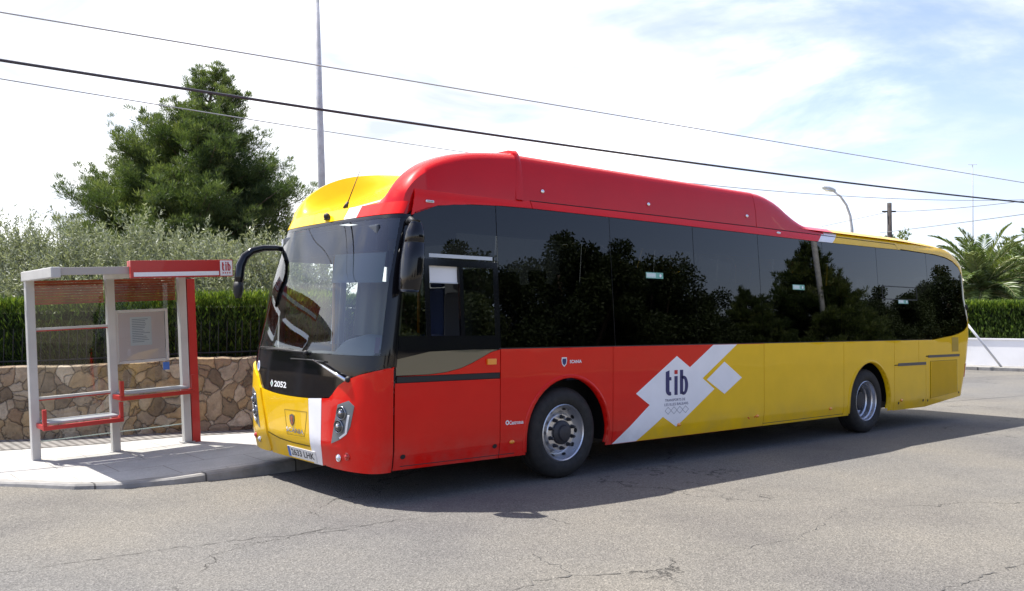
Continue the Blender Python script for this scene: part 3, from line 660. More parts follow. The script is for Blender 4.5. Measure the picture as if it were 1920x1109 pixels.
b_=B(); b_.box(-2.33,-1.80,.22,1.95,1.22,1.32,.03); b_.box(-2.28,-1.75,.10,.30,1.10,1.30,.03); db=b_.mk('dashboard',LGR,bus)
b_=B(); 
for k in range(9): b_.box(-2.315,-2.24,.95+.105*k,1.015+.105*k,1.318,1.325)
b_.mk('demister_slot',MBLK,db)
v=[];f=[]
for k in range(11):
    y=.22+.075*k; h=.21*math.sin(math.pi*min(1,(k+.6)/11.2))**.5
    v+=[(-2.24,y,1.31),(-2.16,y,1.31+h*.85),(-2.02,y,1.31+h),(-1.80,y,1.31+h*.9),(-1.78,y,1.31)]
for k in range(10):
    for j in range(4): f.append((k*5+j,k*5+j+1,(k+1)*5+j+1,(k+1)*5+j))
mesh('instrument_hood',v,f,LGR,db,True)
b_=B(); c=Vector((-1.72,.62,1.42)); th=np.linspace(0,2*math.pi,29)
ax=Vector((-.45,0,.9)).normalized(); e1=Vector((0,1,0)); e2=ax.cross(e1)
b_.tube([c+(e1*math.cos(x)+e2*math.sin(x))*.235 for x in th],.016,8,False); b_.tube([c-e1*.22,c+e1*.22],.014,6); b_.tube([c,c-ax*.45],.03,8); b_.mk('steering_wheel',MBLK,bus,True)
b_=B(); b_.box(-1.35,-.88,.36,.88,1.18,1.32,.05); b_.box(-.98,-.84,.36,.88,1.30,1.95,.05); b_.box(-.96,-.86,.50,.74,1.97,2.17,.04); b_.mk('driver_seat',mat('driver_seat_grey',(.05,.05,.06),.9),bus)
P=[];F=[]
for k in range(13):
    y=.95-.0*k; x=-1.92+.045*k; P+=[(x,1.02+.03*math.sin(k*1.9),2.05),(x-.04,1.05+.05*math.sin(k*1.9),1.5)]
for k in range(12): F.append((2*k,2*k+1,2*k+3,2*k+2))
mesh('cab_curtain',P,F,CURT,bus,True)
P=[(-2.12,.17,2.28),(-2.16,1.05,2.30),(-2.20,1.05,2.02),(-2.16,.17,2.00)]
mesh('windscreen_blind',P,[(0,1,2,3)],mat('blind_film',(.36,.41,.42),.8),bus)
b_=B(); b_.tube([(-1.6,2.1,.9),(-1.6,2.1,2.4)],.018,8); b_.tube([(-1.0,1.3,1.0),(-1.0,1.3,2.75)],.018,8); b_.mk('grab_pole',ORG,bus,True)
b0=None
for x in np.arange(-.35,8.6,.82):
    for y in (.14,1.55):
        if b0 is None:
            b_=B(); b_.box(-.25,.22,0,.86,.38,.48,.04); b_.box(.17,.28,.0,.41,.45,1.05,.04); b_.box(.17,.28,.45,.86,.45,1.05,.04); b_.box(-.15,.15,.2,.66,0,.4); b_.box(.2,.27,.08,.33,1.06,1.20,.03); b_.box(.2,.27,.53,.78,1.06,1.20,.03)
            b0=b_.mk('passenger_seat',SEATM,bus)
            o=b0
        else: o=b0.copy(); C.objects.link(o); o.parent=bus
        o.location=(float(x),y,1.0)
panel('windscreen_sticker',rect(-.875,-.84,1.36,1.50),FR,mat('sticker_mauve',(.35,.25,.38),.5),bus,.03,.1,-.006,0)
# ================================================================== GROUND, ROAD, PAVEMENT
def road_mat():
    m=mat('asphalt',(.2,.19,.18),.92,spec=.25); n,l,b=nodes(m)
    fine=noise(n,l,95,3,.7); med=noise(n,l,26,5,.65); big=noise(n,l,.55,5,.6); patch=noise(n,l,.13,3)
    t=n.new('ShaderNodeTexCoord'); v=n.new('ShaderNodeTexVoronoi'); v.inputs['Scale'].default_value=85; l.new(t.outputs['Object'],v.inputs['Vector'])
    chips=ramp(n,l,v.outputs['Color'],[(.1,(.105,.102,.096)),(.5,(.152,.1475,.139)),(.8,(.188,.181,.169)),(.97,(.25,.241,.226))])
    gl=ramp(n,l,fine.outputs['Fac'],[(.34,(.68,.68,.68)),(.62,(1.1,1.1,1.1))]); a=mixc(n,l,chips.outputs['Color'],gl.outputs['Color'],.8,'MULTIPLY')
    g2=ramp(n,l,big.outputs['Fac'],[(.3,(.78,.77,.78)),(.5,(1,.99,.97)),(.72,(1.14,1.11,1.05))]); a=mixc(n,l,a.outputs['Color'],g2.outputs['Color'],.9,'MULTIPLY')
    g3=ramp(n,l,patch.outputs['Fac'],[(.42,(.93,.94,.97)),(.6,(1.08,1.04,.97))]); a=mixc(n,l,a.outputs['Color'],g3.outputs['Color'],.9,'MULTIPLY')
    # hairline cracks: edges of large warped cells, broken up by noise
    wn=noise(n,l,.9,6,.65); wm=n.new('ShaderNodeMixRGB'); wm.inputs['Fac'].default_value=.16; l.new(t.outputs['Object'],wm.inputs['Color1'])
    sc=n.new('ShaderNodeVectorMath'); sc.operation='SCALE'; sc.inputs['Scale'].default_value=9; l.new(wn.outputs['Color'],sc.inputs[0]); l.new(sc.outputs[0],wm.inputs['Color2'])
    cv=n.new('ShaderNodeTexVoronoi'); cv.feature='DISTANCE_TO_EDGE'; cv.inputs['Scale'].default_value=.24; l.new(wm.outputs['Color'],cv.inputs['Vector'])
    ck=ramp(n,l,cv.outputs['Distance'],[(0,(1,1,1)),(.0018,(0,0,0))]); br=noise(n,l,.7,4); bk=ramp(n,l,br.outputs['Fac'],[(.47,(0,0,0)),(.55,(1,1,1))])
    cm=mixc(n,l,ck.outputs['Color'],bk.outputs['Color'],1,'MULTIPLY'); a=mixc(n,l,a.outputs['Color'],(.035,.033,.03),cm.outputs['Color'])
    l.new(a.outputs['Color'],b.inputs['Base Color'])
    h=n.new('ShaderNodeMath'); h.operation='SUBTRACT'; l.new(v.outputs['Distance'],h.inputs[0]); l.new(cm.outputs['Color'],h.inputs[1])
    bump(n,l,b,h.outputs[0],.006,.9); return m
ROAD=road_mat()
def struct(o): o['kind']='structure'; return o
EARTH=mat('dry_earth',(.30,.25,.17),.95); n,l,b=nodes(EARTH); d=noise(n,l,.6,6); r_=ramp(n,l,d.outputs['Fac'],[(.3,(.20,.17,.10)),(.6,(.34,.29,.20)),(.8,(.16,.17,.07))]); l.new(r_.outputs['Color'],b.inputs['Base Color'])
struct(mesh('ground',[(-500,-500,-.03),(500,-500,-.03),(500,500,-.03),(-500,500,-.03)],[(0,1,2,3)],EARTH))
struct(mesh('road',[(-60,-13,0),(70,-13,0),(70,14,0),(-60,14,0)],[(0,1,2,3)],ROAD))
CONC=mat('pavement_concrete',(.5,.48,.45),.85); n,l,b=nodes(CONC); d=noise(n,l,1.6,7,.65); f_=noise(n,l,55,3)
r_=ramp(n,l,d.outputs['Fac'],[(.3,(.33,.318,.298)),(.6,(.44,.425,.40)),(.8,(.50,.485,.46))]); r2=ramp(n,l,f_.outputs['Fac'],[(.35,(.82,.82,.82)),(.65,(1.05,1.05,1.05))])
a=mixc(n,l,r_.outputs['Color'],r2.outputs['Color'],.8,'MULTIPLY')
br=n.new('ShaderNodeTexBrick'); br.inputs['Scale'].default_value=1; br.inputs['Brick Width'].default_value=.9; br.inputs['Row Height'].default_value=.6; br.inputs['Mortar Size'].default_value=.006; br.offset=.5
br.inputs['Color1'].default_value=br.inputs['Color2'].default_value=(1,1,1,1); br.inputs['Mortar'].default_value=(.55,.53,.5,1)
t=n.new('ShaderNodeTexCoord'); l.new(t.outputs['Object'],br.inputs['Vector']); a=mixc(n,l,a.outputs['Color'],br.outputs['Color'],1,'MULTIPLY'); l.new(a.outputs['Color'],b.inputs['Base Color']); bump(n,l,b,f_.outputs['Fac'],.003)
KERBM=mat('kerb_stone',(.36,.34,.31),.85); n,l,b=nodes(KERBM); d=noise(n,l,5,6); r_=ramp(n,l,d.outputs['Fac'],[(.3,(.17,.163,.15)),(.65,(.31,.297,.275))]); 
tcx=n.new('ShaderNodeTexCoord'); sp=n.new('ShaderNodeSeparateXYZ'); l.new(tcx.outputs['Object'],sp.inputs[0])
fx=n.new('ShaderNodeMath'); fx.operation='FRACT'; l.new(sp.outputs['X'],fx.inputs[0]); jr=ramp(n,l,fx.outputs[0],[(.0,(.25,.25,.25)),(.014,(.25,.25,.25)),(.02,(1,1,1))]); jr.color_ramp.interpolation='LINEAR'
a=mixc(n,l,r_.outputs['Color'],jr.outputs['Color'],1,'MULTIPLY'); l.new(a.outputs['Color'],b.inputs['Base Color']); bump(n,l,b,d.outputs['Fac'],.01)
def pz(x): return itp(x,[-9,-5,-3.8,-3.2,-2.2,-1,30],[.02,.035,.05,.065,.115,.13,.13])
kerb=[(-14,8.6),(-9,6.1),(-6.4,4.75),(-5.2,3.75),(-4.55,3.02),(-4.15,2.52),(-3.8,2.30),(-3.3,2.20),(-2.6,2.16),(-2.0,2.20),(-1.5,2.34),(-1,2.52),(-.3,2.68),(1,2.78),(4,2.85),(6,2.95),(9,3.1)]
wallp=[(-14,12.4),(-9,9.5),(-6.4,7.85),(-4.6,6.75),(-3.6,6.18),(-3.0,5.83),(-2.5,5.55),(-2.0,5.27),(-1.5,5.02),(-1.0,4.85),(-.4,4.75),(1,4.75),(4,4.8),(6,4.85),(9,5.0)]
kin=[]
for i,(x,y) in enumerate(kerb):
    a=Vector(kerb[max(i-1,0)]); c=Vector(kerb[min(i+1,len(kerb)-1)]); d=(c-a).normalized(); kin.append((x-d.y*.13,y+d.x*.13))
def itpl(pl,x): return itp(x,[p[0] for p in pl],[p[1] for p in pl])
P=[];F=[]
for (x,y),(x2,y2) in zip(kin,wallp):
    for k in range(7):
        s=k/6; xx=x+(x2-x)*s; P.append((xx,y+(y2-y)*s,pz(xx)))
for i in range(len(kin)-1):
    for k in range(6): F.append((i*7+k,(i+1)*7+k,(i+1)*7+k+1,i*7+k+1))
struct(mesh('pavement',P,F,CONC,None,True))
P=[];F=[]
for (x,y),(x2,y2) in zip(kerb,kin):
    z_=pz(x)+.004; P+=[(x-(x2-x)*.10,y-(y2-y)*.10,-.02),(x,y,z_-.018),(x+(x2-x)*.13,y+(y2-y)*.13,z_),(x2,y2,z_),(x2,y2,-.02)]
for i in range(len(kerb)-1):
    for k in range(4): F.append((i*5+k,(i+1)*5+k,(i+1)*5+k+1,i*5+k+1))
struct(mesh('kerb',P,F,KERBM))

# ================================================================== STONE WALL
STONE=mat('rubble_stone',(.3,.25,.18),.9); n,l,b=nodes(STONE)
t=n.new('ShaderNodeTexCoord'); wn=noise(n,l,4.5,5); w0=noise(n,l,1.3,2); mx0=n.new('ShaderNodeMixRGB'); mx0.inputs['Fac'].default_value=.34; l.new(t.outputs['Object'],mx0.inputs['Color1']); l.new(w0.outputs['Color'],mx0.inputs['Color2'])
mxx=n.new('ShaderNodeMixRGB'); mxx.inputs['Fac'].default_value=.13; l.new(mx0.outputs['Color'],mxx.inputs['Color1']); l.new(wn.outputs['Color'],mxx.inputs['Color2'])
ve=n.new('ShaderNodeTexVoronoi'); ve.feature='DISTANCE_TO_EDGE'; ve.inputs['Scale'].default_value=8.6; l.new(mxx.outputs['Color'],ve.inputs['Vector'])
vc=n.new('ShaderNodeTexVoronoi'); vc.inputs['Scale'].default_value=8.6; l.new(mxx.outputs['Color'],vc.inputs['Vector'])
sx=n.new('ShaderNodeSeparateColor'); l.new(vc.outputs['Color'],sx.inputs['Color'])
cc=ramp(n,l,sx.outputs[0],[(.0,(.18,.135,.09)),(.22,(.33,.265,.18)),(.38,(.45,.32,.17)),(.5,(.42,.355,.27)),(.64,(.27,.18,.105)),(.8,(.39,.335,.26)),(.93,(.53,.455,.35)),(1,(.58,.515,.42))])
dn=noise(n,l,9,7,.72); dr_=ramp(n,l,dn.outputs['Fac'],[(.28,(.45,.42,.38)),(.62,(1.05,1.0,.93))]); a=mixc(n,l,cc.outputs['Color'],dr_.outputs['Color'],.85,'MULTIPLY')
mo=ramp(n,l,ve.outputs['Distance'],[(.001,(0,0,0)),(.012,(1,1,1))]); a=mixc(n,l,(.15,.12,.09),a.outputs['Color'],mo.outputs['Color']); l.new(a.outputs['Color'],b.inputs['Base Color'])
hh=ramp(n,l,ve.outputs['Distance'],[(.0,(0,0,0)),(.03,(.8,.8,.8)),(.10,(1,1,1))]); hm=n.new('ShaderNodeMath'); hm.operation='MULTIPLY_ADD'; hm.inputs[1].default_value=.9; l.new(dn.outputs['Fac'],hm.inputs[0]); l.new(hh.outputs['Color'],hm.inputs[2]); bump(n,l,b,hm.outputs[0],.05,1)
P=[];F=[]; TH=.34
def wz(x): return pz(x)+itp(x,[-14,-4.6,-1,30],[.93,.95,1.02,1.02])
sub=[]
for i in range(len(wallp)-1):
    (x,y),(x2,y2)=wallp[i],wallp[i+1]; m_=max(1,int(math.hypot(x2-x,y2-y)/.18)) if x2<2 else 4
    for k in range(m_): sub.append((x+(x2-x)*k/m_,y+(y2-y)*k/m_))
sub.append(wallp[-1])
for i,(x,y) in enumerate(sub):
    a=Vector(sub[max(i-1,0)]); c=Vector(sub[min(i+1,len(sub)-1)]); d=(c-a).normalized(); nx,ny=-d.y,d.x; zt=wz(x)+random.uniform(-.018,.018); zb=pz(x)-.03
    for k in range(7):
        s=k/6; j=random.uniform(-.012,.012) if 0<k<6 else 0; P.append((x+nx*j,y+ny*j,zb+(zt-.02-zb)*s))
    P+=[(x+nx*.04,y+ny*.04,zt),(x+nx*TH,y+ny*TH,zt),(x+nx*TH,y+ny*TH,-.03)]
q=10
for i in range(len(sub)-1):
    for k in range(q-1): F.append((i*q+k,(i+1)*q+k,(i+1)*q+k+1,i*q+k+1))
tag(mesh('stone_wall',P,F,STONE),'low rubble stone wall in brown and grey stones behind the bus shelter','wall')

RIB=mat('ribbed_paving',(.2,.19,.18),.9); n,l,b=nodes(RIB); t=n.new('ShaderNodeTexCoord'); wv=n.new('ShaderNodeTexWave'); wv.inputs['Scale'].default_value=3.2; wv.inputs['Distortion'].default_value=.6; wv.bands_direction='X'
l.new(t.outputs['Object'],wv.inputs['Vector']); d=noise(n,l,5,6); r_=ramp(n,l,wv.outputs['Fac'],[(.2,(.105,.098,.09)),(.6,(.20,.19,.178))]); r2=ramp(n,l,d.outputs['Fac'],[(.3,(.75,.75,.75)),(.7,(1.25,1.22,1.18))]); a=mixc(n,l,r_.outputs['Color'],r2.outputs['Color'],1,'MULTIPLY'); l.new(a.outputs['Color'],b.inputs['Base Color'])
wd=lambda x: itp(x,[-9,-4.6,-3.6,-3.0,-2.2,-1.5,-.4],[1.3,1.15,.85,.65,.42,.3,.25])
P=[];F=[]; pl_=[q for q in wallp if -10<q[0]<-.3]
for x,y in pl_: P+=[(x,y-.003,pz(x)+.006),(x-.15,y-wd(x),pz(x-.15)+.006)]
for i in range(len(pl_)-1): F.append((2*i,2*i+1,2*i+3,2*i+2))
struct(mesh('paving_strip',P,F,RIB))

# ================================================================== FOLIAGE TOOLS
def leafmat(name, stops, rough=.55, trans=.25, tcol=None):
    m=mat(name,(.1,.1,.1),rough,spec=.3); n,l,b=nodes(m)
    a=n.new('ShaderNodeAttribute'); a.attribute_name='var'
    r_=ramp(n,l,a.outputs['Fac'],stops); l.new(r_.outputs['Color'],b.inputs['Base Color'])
    if trans:
        t=n.new('ShaderNodeBsdfTranslucent'); x=n.new('ShaderNodeMixShader'); x.inputs[0].default_value=trans
        g=mixc(n,l,r_.outputs['Color'],tcol or (1.25,1.3,.6),1,'MULTIPLY'); l.new(g.outputs['Color'],t.inputs['Color'])
        l.new(b.outputs[0],x.inputs[1]); l.new(t.outputs[0],x.inputs[2]); l.new(x.outputs[0],n['Material Output'].inputs['Surface'])
    return m
def leaves(name, cen, dirv, length, width, m, parent=None, var=None, droop=0):
    """one narrow pointed leaf (two triangles folded on the midrib side) per centre"""
    k=len(cen); d=dirv/np.maximum(np.linalg.norm(dirv,axis=1,keepdims=True),1e-6)
    r=rng.normal(size=(k,3)); s=np.cross(d,r); s/=np.maximum(np.linalg.norm(s,axis=1,keepdims=True),1e-6)
    Ln=np.broadcast_to(np.asarray(length,float),(k,))[:,None]; Wd=np.broadcast_to(np.asarray(width,float),(k,))[:,None]
    v=np.empty((k,4,3)); v[:,0]=cen; v[:,1]=cen+d*Ln*.45+s*Wd*.5; v[:,2]=cen+d*Ln; v[:,2,2]-=droop*Ln[:,0]; v[:,3]=cen+d*Ln*.45-s*Wd*.5
    me=bpy.data.meshes.new(name); me.vertices.add(k*4); me.vertices.foreach_set('co',v.reshape(-1))
    me.loops.add(k*4); me.loops.foreach_set('vertex_index',np.arange(k*4,dtype=np.int32)); me.polygons.add(k)
    me.polygons.foreach_set('loop_start',np.arange(0,k*4,4,dtype=np.int32)); me.polygons.foreach_set('loop_total',np.full(k,4,dtype=np.int32))
    me.materials.append(m); at_=me.attributes.new('var','FLOAT','FACE'); at_.data.foreach_set('value',(rng.random(k) if var is None else np.clip(var,0,1)).astype(np.float32))
    me.update(); me.validate(); return link(bpy.data.objects.new(name,me),parent)
def unit(k): a=rng.normal(size=(k,3)); return a/np.linalg.norm(a,axis=1,keepdims=True)
BARK=mat('bark',(.11,.08,.055),.95); n,l,b=nodes(BARK); d=noise(n,l,9,6,.7); r_=ramp(n,l,d.outputs['Fac'],[(.3,(.05,.036,.026)),(.7,(.17,.13,.095))]); l.new(r_.outputs['Color'],b.inputs['Base Color']); bump(n,l,b,d.outputs['Fac'],.04)

# ---- Aleppo-like pine
PINEM=leafmat('pine_needles',[(0,(.030,.054,.021)),(.45,(.066,.100,.037)),(.8,(.135,.172,.066)),(1,(.23,.26,.11))],.5,.4)
def pine(loc, H, profile, label, group=None, seed=1, dens=1.0, per=190, nl=(.125,.0145), lean=.2):
    rs=np.random.default_rng(seed); root=empty('pine_tree',loc); tag(root,label,'tree',group)
    tr=B(); tr.tube([(0,0,0),(_rt.x*lean*.09,_rt.y*lean*.09,H*.3),(_rt.x*lean*.36,_rt.y*lean*.36,H*.6),(_rt.x*lean*.9,_rt.y*lean*.9,H*.95)],[H*.028,H*.02,H*.012,.015],10)
    cen=[];dr=[];va=[]
    def clump(c,r,n_,shade,outd):
        p=unit(n_)*(rs.random((n_,1))**.4)*np.array([r,r,r*.72])
        cen.append(c+p); q=p/r*.9+np.array([0,0,.55])+outd*.45+rs.normal(size=(n_,3))*.35; dr.append(q)
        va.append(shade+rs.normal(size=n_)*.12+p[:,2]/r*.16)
    zz=H*.10; LEAN=np.array([_rt.x,_rt.y,0])
    while zz<H*.95:
        f=zz/H; nb=6 if f<.8 else 4
        a0=rs.random()*6.28; off=LEAN*lean*f**2
        for k in range(nb):
            if rs.random()>dens: continue
            a=a0+6.28*k/nb+rs.normal()*.3; rad=itp(f,[p_[0] for p_ in profile],[p_[1] for p_ in profile])*rs.uniform(.72,1.14)
            rad=max(.12,rad); rise=rad*(.16+.40*f)*rs.uniform(.4,1.5)
            s_=np.array([0,0,zz])+off; e=s_+np.array([math.cos(a)*rad,math.sin(a)*rad,rise]); mid=(s_+e)/2+np.array([0,0,-rad*.05])
            tr.tube([tuple(s_),tuple(mid),tuple(e)],[.02+.035*(1-f),.015+.02*(1-f),.008],5,False)
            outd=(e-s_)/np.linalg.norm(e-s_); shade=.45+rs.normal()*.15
            nc=max(2,int(rad/.26))
            for j in range(nc):
                u_=.30+.70*(j+1)/nc
                base=s_*(1-u_)**2+2*mid*u_*(1-u_)+e*u_**2; side=np.cross(outd,[0,0,1])
                for q in range(1 if j==nc-1 else 2):
                    wob=0 if j==nc-1 else 1
                    c=base+wob*(side*rs.normal()*.20*rad*u_+np.array([0,0,rs.normal()*.15])); r=rs.uniform(.15,.29)*itp(f,[.6,.8,.95],[1,.75,.5])
                    clump(c,r,int(per*(r/.25)**2),shade+rs.normal()*.06,outd)
                    for _ in range(2):       # leader shoots break the outline
                        c2=c+outd*r*rs.uniform(.6,1.3)+np.array([0,0,r*rs.uniform(.2,1.1)])+side*rs.normal()*r*.6; clump(c2,r*.40,int(per*.22),shade+.14,outd*.6+np.array([0,0,.7]))
        zz+=rs.uniform(.17,.27)*(1.0 if f<.75 else .8)*H/8.7
    top_=LEAN*lean*.9+np.array([0,0,H*.95]); clump(top_-[0,0,.25],.13,70,.5,np.array([0,0,1.])); clump(top_,.08,40,.55,np.array([0,0,1.]))
    cen_=np.concatenate(cen); dr_=np.concatenate(dr); va_=np.concatenate(va); k=len(cen_)
    tr.mk('trunk',BARK,root,True); leaves('crown',cen_,dr_,nl[0]*rs.uniform(.7,1.3,k),nl[1],PINEM,root,va_); return root
PROF=[(.06,2.9),(.2,3.1),(.34,3.15),(.45,2.85),(.54,2.4),(.62,1.9),(.70,1.42),(.78,1.05),(.86,.62),(.93,.30),(1,.08)]
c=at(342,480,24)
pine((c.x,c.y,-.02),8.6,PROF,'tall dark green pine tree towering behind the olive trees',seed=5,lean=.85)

# ---- olive trees
OLIVEM=leafmat('olive_leaves',[(0,(.085,.100,.058)),(.4,(.185,.205,.130)),(.75,(.31,.33,.235)),(1,(.46,.48,.37))],.45,.28,(1.15,1.2,.7))
def olive(loc,w_,d_,h,label,seed,nshoot=1900,group='olive trees behind the hedge'):
    rs=np.random.default_rng(seed); root=empty('olive_tree',loc); tag(root,label,'tree',group)
    tr=B(); cen=[];dr=[];va=[]
    for k in range(4):
        a=rs.random()*6.28; tr.tube([(0,0,0),(.15*math.cos(a),.15*math.sin(a),h*.3),(w_*.28*math.cos(a),d_*.28*math.sin(a),h*.62)],[.13,.09,.04],8)
    tr.mk('trunk',BARK,root,True)
    n_=nshoot; u_=unit(n_); rad=rs.random(n_)**.33; lump=1+.14*np.sin(u_[:,0]*7+seed)+.12*np.sin(u_[:,2]*9+2*seed)
    base=np.c_[u_[:,0]*w_*.5*rad*lump,u_[:,1]*d_*.5*rad*lump,h*.53+u_[:,2]*h*.42*rad*lump]
    sd=np.c_[u_[:,0]*.5,u_[:,1]*.5,np.abs(u_[:,2])*.4+.75]+rs.normal(size=(n_,3))*.32; sd/=np.linalg.norm(sd,axis=1,keepdims=True)
    ln=rs.uniform(.28,.72,n_)*np.where(u_[:,2]>.5,1.25,1.0)
    per=34
    for j in range(per):
        s=(j+rs.random(n_))/per; p=base+sd*(ln*s)[:,None]+rs.normal(size=(n_,3))*.012
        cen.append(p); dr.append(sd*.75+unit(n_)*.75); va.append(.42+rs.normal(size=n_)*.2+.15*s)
    leaves('crown',np.concatenate(cen),np.concatenate(dr),.085,.021,OLIVEM,root,np.concatenate(va)); return root
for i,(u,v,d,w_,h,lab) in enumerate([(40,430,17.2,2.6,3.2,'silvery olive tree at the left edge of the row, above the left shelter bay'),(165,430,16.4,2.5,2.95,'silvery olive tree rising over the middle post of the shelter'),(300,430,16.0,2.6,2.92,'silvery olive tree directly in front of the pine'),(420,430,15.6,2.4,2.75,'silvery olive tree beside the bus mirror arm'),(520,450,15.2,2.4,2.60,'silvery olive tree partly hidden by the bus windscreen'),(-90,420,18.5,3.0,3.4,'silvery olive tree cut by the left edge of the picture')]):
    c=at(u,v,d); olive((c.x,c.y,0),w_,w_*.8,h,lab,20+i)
# ---- cypress hedges
CYPM=leafmat('cypress_sprays',[(0,(.022,.044,.012)),(.4,(.060,.105,.020)),(.72,(.17,.235,.032)),(1,(.34,.41,.07))],.55,.3)
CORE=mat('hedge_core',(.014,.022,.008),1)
def hedge(name,path,z0f,ztf,depth,label,dens,size,ragged=.05,lighttop=.25):
    root=empty(name,(path[0][0],path[0][1],0)); tag(root,label,'hedge'); ox,oy=path[0]
    core=B(); cen=[];dr=[];va=[]
    for (x,y),(x2,y2) in zip(path[:-1],path[1:]):
        Ls=math.hypot(x2-x,y2-y); dx,dy=(x2-x)/Ls,(y2-y)/Ls; nx,ny=-dy,dx
        zt=(ztf(x)+ztf(x2))/2; zb=(z0f(x)+z0f(x2))/2
        a=[(x+nx*.12,y+ny*.12),(x2+nx*.12,y2+ny*.12),(x2+nx*(depth-.12),y2+ny*(depth-.12)),(x+nx*(depth-.12),y+ny*(depth-.12))]
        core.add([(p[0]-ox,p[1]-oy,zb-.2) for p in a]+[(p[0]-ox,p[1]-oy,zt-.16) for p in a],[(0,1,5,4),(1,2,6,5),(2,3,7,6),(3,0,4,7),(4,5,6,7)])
        nf=int(dens*Ls*(zt-zb)); s=rng.random(nf)*Ls; h=rng.random(nf); q=rng.normal(size=nf)*.045
        q+= .06*np.sin(s*5.1+x)*np.sin(h*4+s*2.3)
        cen.append(np.c_[x+dx*s+nx*(q+.02)-ox,y+dy*s+ny*(q+.02)-oy,zb+(zt-zb)*h]); dr.append(np.c_[-nx+rng.normal(size=nf)*.5,-ny+rng.normal(size=nf)*.5,.9+rng.random(nf)*.8]*1.0)
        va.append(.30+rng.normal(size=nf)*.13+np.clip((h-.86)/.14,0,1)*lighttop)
        nt_=int(dens*Ls*depth*1.5); s=rng.random(nt_)*Ls; q=rng.random(nt_)*depth
        cen.append(np.c_[x+dx*s+nx*q-ox,y+dy*s+ny*q-oy,zt-.14+rng.random(nt_)*.14+ragged*np.sin(s*6+x)*np.sin(q*5)]); dr.append(np.c_[rng.normal(size=nt_)*.35,rng.normal(size=nt_)*.35,np.ones(nt_)])
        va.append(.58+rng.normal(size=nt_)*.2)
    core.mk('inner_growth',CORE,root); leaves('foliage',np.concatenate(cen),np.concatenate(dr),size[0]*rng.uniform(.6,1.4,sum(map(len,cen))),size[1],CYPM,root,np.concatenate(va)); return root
hp=[]
for i,(x,y) in enumerate(wallp[1:13]):
    j=i+1; a=Vector(wallp[j-1]); c=Vector(wallp[j+1]); d=(c-a).normalized(); hp.append((x-d.y*.38,y+d.x*.38))
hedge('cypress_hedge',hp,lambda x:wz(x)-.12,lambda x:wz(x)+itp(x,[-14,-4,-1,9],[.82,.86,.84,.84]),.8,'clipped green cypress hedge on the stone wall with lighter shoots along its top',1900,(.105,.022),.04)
# ---- iron railing between wall and hedge
IRON=mat('dark_iron',(.008,.009,.008),.7)
root=empty('iron_railing',(wallp[2][0],wallp[2][1],0)); tag(root,'dark iron railing with thin upright bars standing on the stone wall','railing')
ox,oy=wallp[2]; bars=B(); rails=B(); acc=0
pl=wallp[2:12]
for i,((x,y),(x2,y2)) in enumerate(zip(pl[:-1],pl[1:])):
    Ls=math.hypot(x2-x,y2-y); dx,dy=(x2-x)/Ls,(y2-y)/Ls; nx,ny=-dy,dx
    s=acc
    while s<Ls:
        px,py=x+dx*s+nx*.22-ox,y+dy*s+ny*.22-oy; zt=wz(x+dx*s); bars.tube([(px,py,zt-.03),(px,py,zt+.50)],.0065,4); s+=.115
    acc=s-Ls
    for hz in (.06,): rails.tube([(x+nx*.22-ox,y+ny*.22-oy,wz(x)+hz),(x2+nx*.22-ox,y2+ny*.22-oy,wz(x2)+hz)],.013,5)
bars.mk('bar_row',IRON,root); rails.mk('rail',IRON,root)

# ================================================================== BUS SHELTER (stands on a slight slope)
GALV=mat('grey_shelter_paint',(.50,.49,.46),.45); n,l,b=nodes(GALV); d=noise(n,l,2.5,6); r_=ramp(n,l,d.outputs['Fac'],[(.3,(.42,.41,.385)),(.7,(.54,.53,.50))]); l.new(r_.outputs['Color'],b.inputs['Base Color'])
SRED=mat('shelter_red',(.46,.022,.016),.4,coat=.2); SRED_D=SRED
WOOD=mat('rust_slat',(.30,.075,.03),.6); n,l,b=nodes(WOOD); d=noise(n,l,7,5); r_=ramp(n,l,d.outputs['Fac'],[(.3,(.30,.050,.020)),(.7,(.50,.10,.04))]); l.new(r_.outputs['Color'],b.inputs['Base Color'])
SEATG=mat('bench_grey',(.42,.44,.46),.35,.3)
STEELP=mat('plate_steel',(.38,.38,.37),.5,.4)
sh=empty('bus_shelter',(-3.23,4.40,.06),(0,R(-3.2),0)); tag(sh,'small grey and red bus shelter with glass back, two benches and a slatted screen','bus shelter')
def pt(name,m_,*boxes,par=sh,bev=.004):
    b_=B()
    for q in boxes: b_.box(*q,bev)
    return b_.mk(name,m_,par)
for x in (-.86,0,.85): pt('post',GALV,(x-.045,x+.045,-.05,.05,-.01,2.07),bev=.008)
for x in (-.86,0,.85): pt('base_plate',STEELP,(x-.075,x+.075,-.08,.08,.0,.014))
pt('red_pillar',SRED,(.905,1.005,-.05,.03,-.02,2.05))
for x in (-.86,.02): pt('roof_beam',GALV,(x-.06,x+.035,-1.30,.10,2.06,2.17),bev=.01)
pt('roof_edge',mat('roof_edge_beige',(.40,.37,.33),.5),(-.825,-.04,-1.28,-1.24,2.085,2.165))
pt('roof_sheet',mat('roof_sheet_beige',(.45,.42,.38),.6),(-.825,.99,-1.24,.09,2.135,2.155))
for x0,x1 in ((-.81,-.05),(.05,.80)):
    for k in range(9): pt('slat',WOOD,(x0,x1,.075,.095,1.79+.031*k,1.79+.031*k+.027),bev=0)
for x0,x1,z0 in ((-.815,-.045,.235),(.045,.805,.235)):
    mesh('glass_panel',[(x0,.03,z0),(x1,.03,z0),(x1,.03,2.0),(x0,.03,2.0)],[(0,1,2,3)],CLG,sh); pt('glass_edge',mat('glass_edge',(.45,.55,.50),.3),(x0,x1,.026,.038,z0-.008,z0+.002),bev=0)
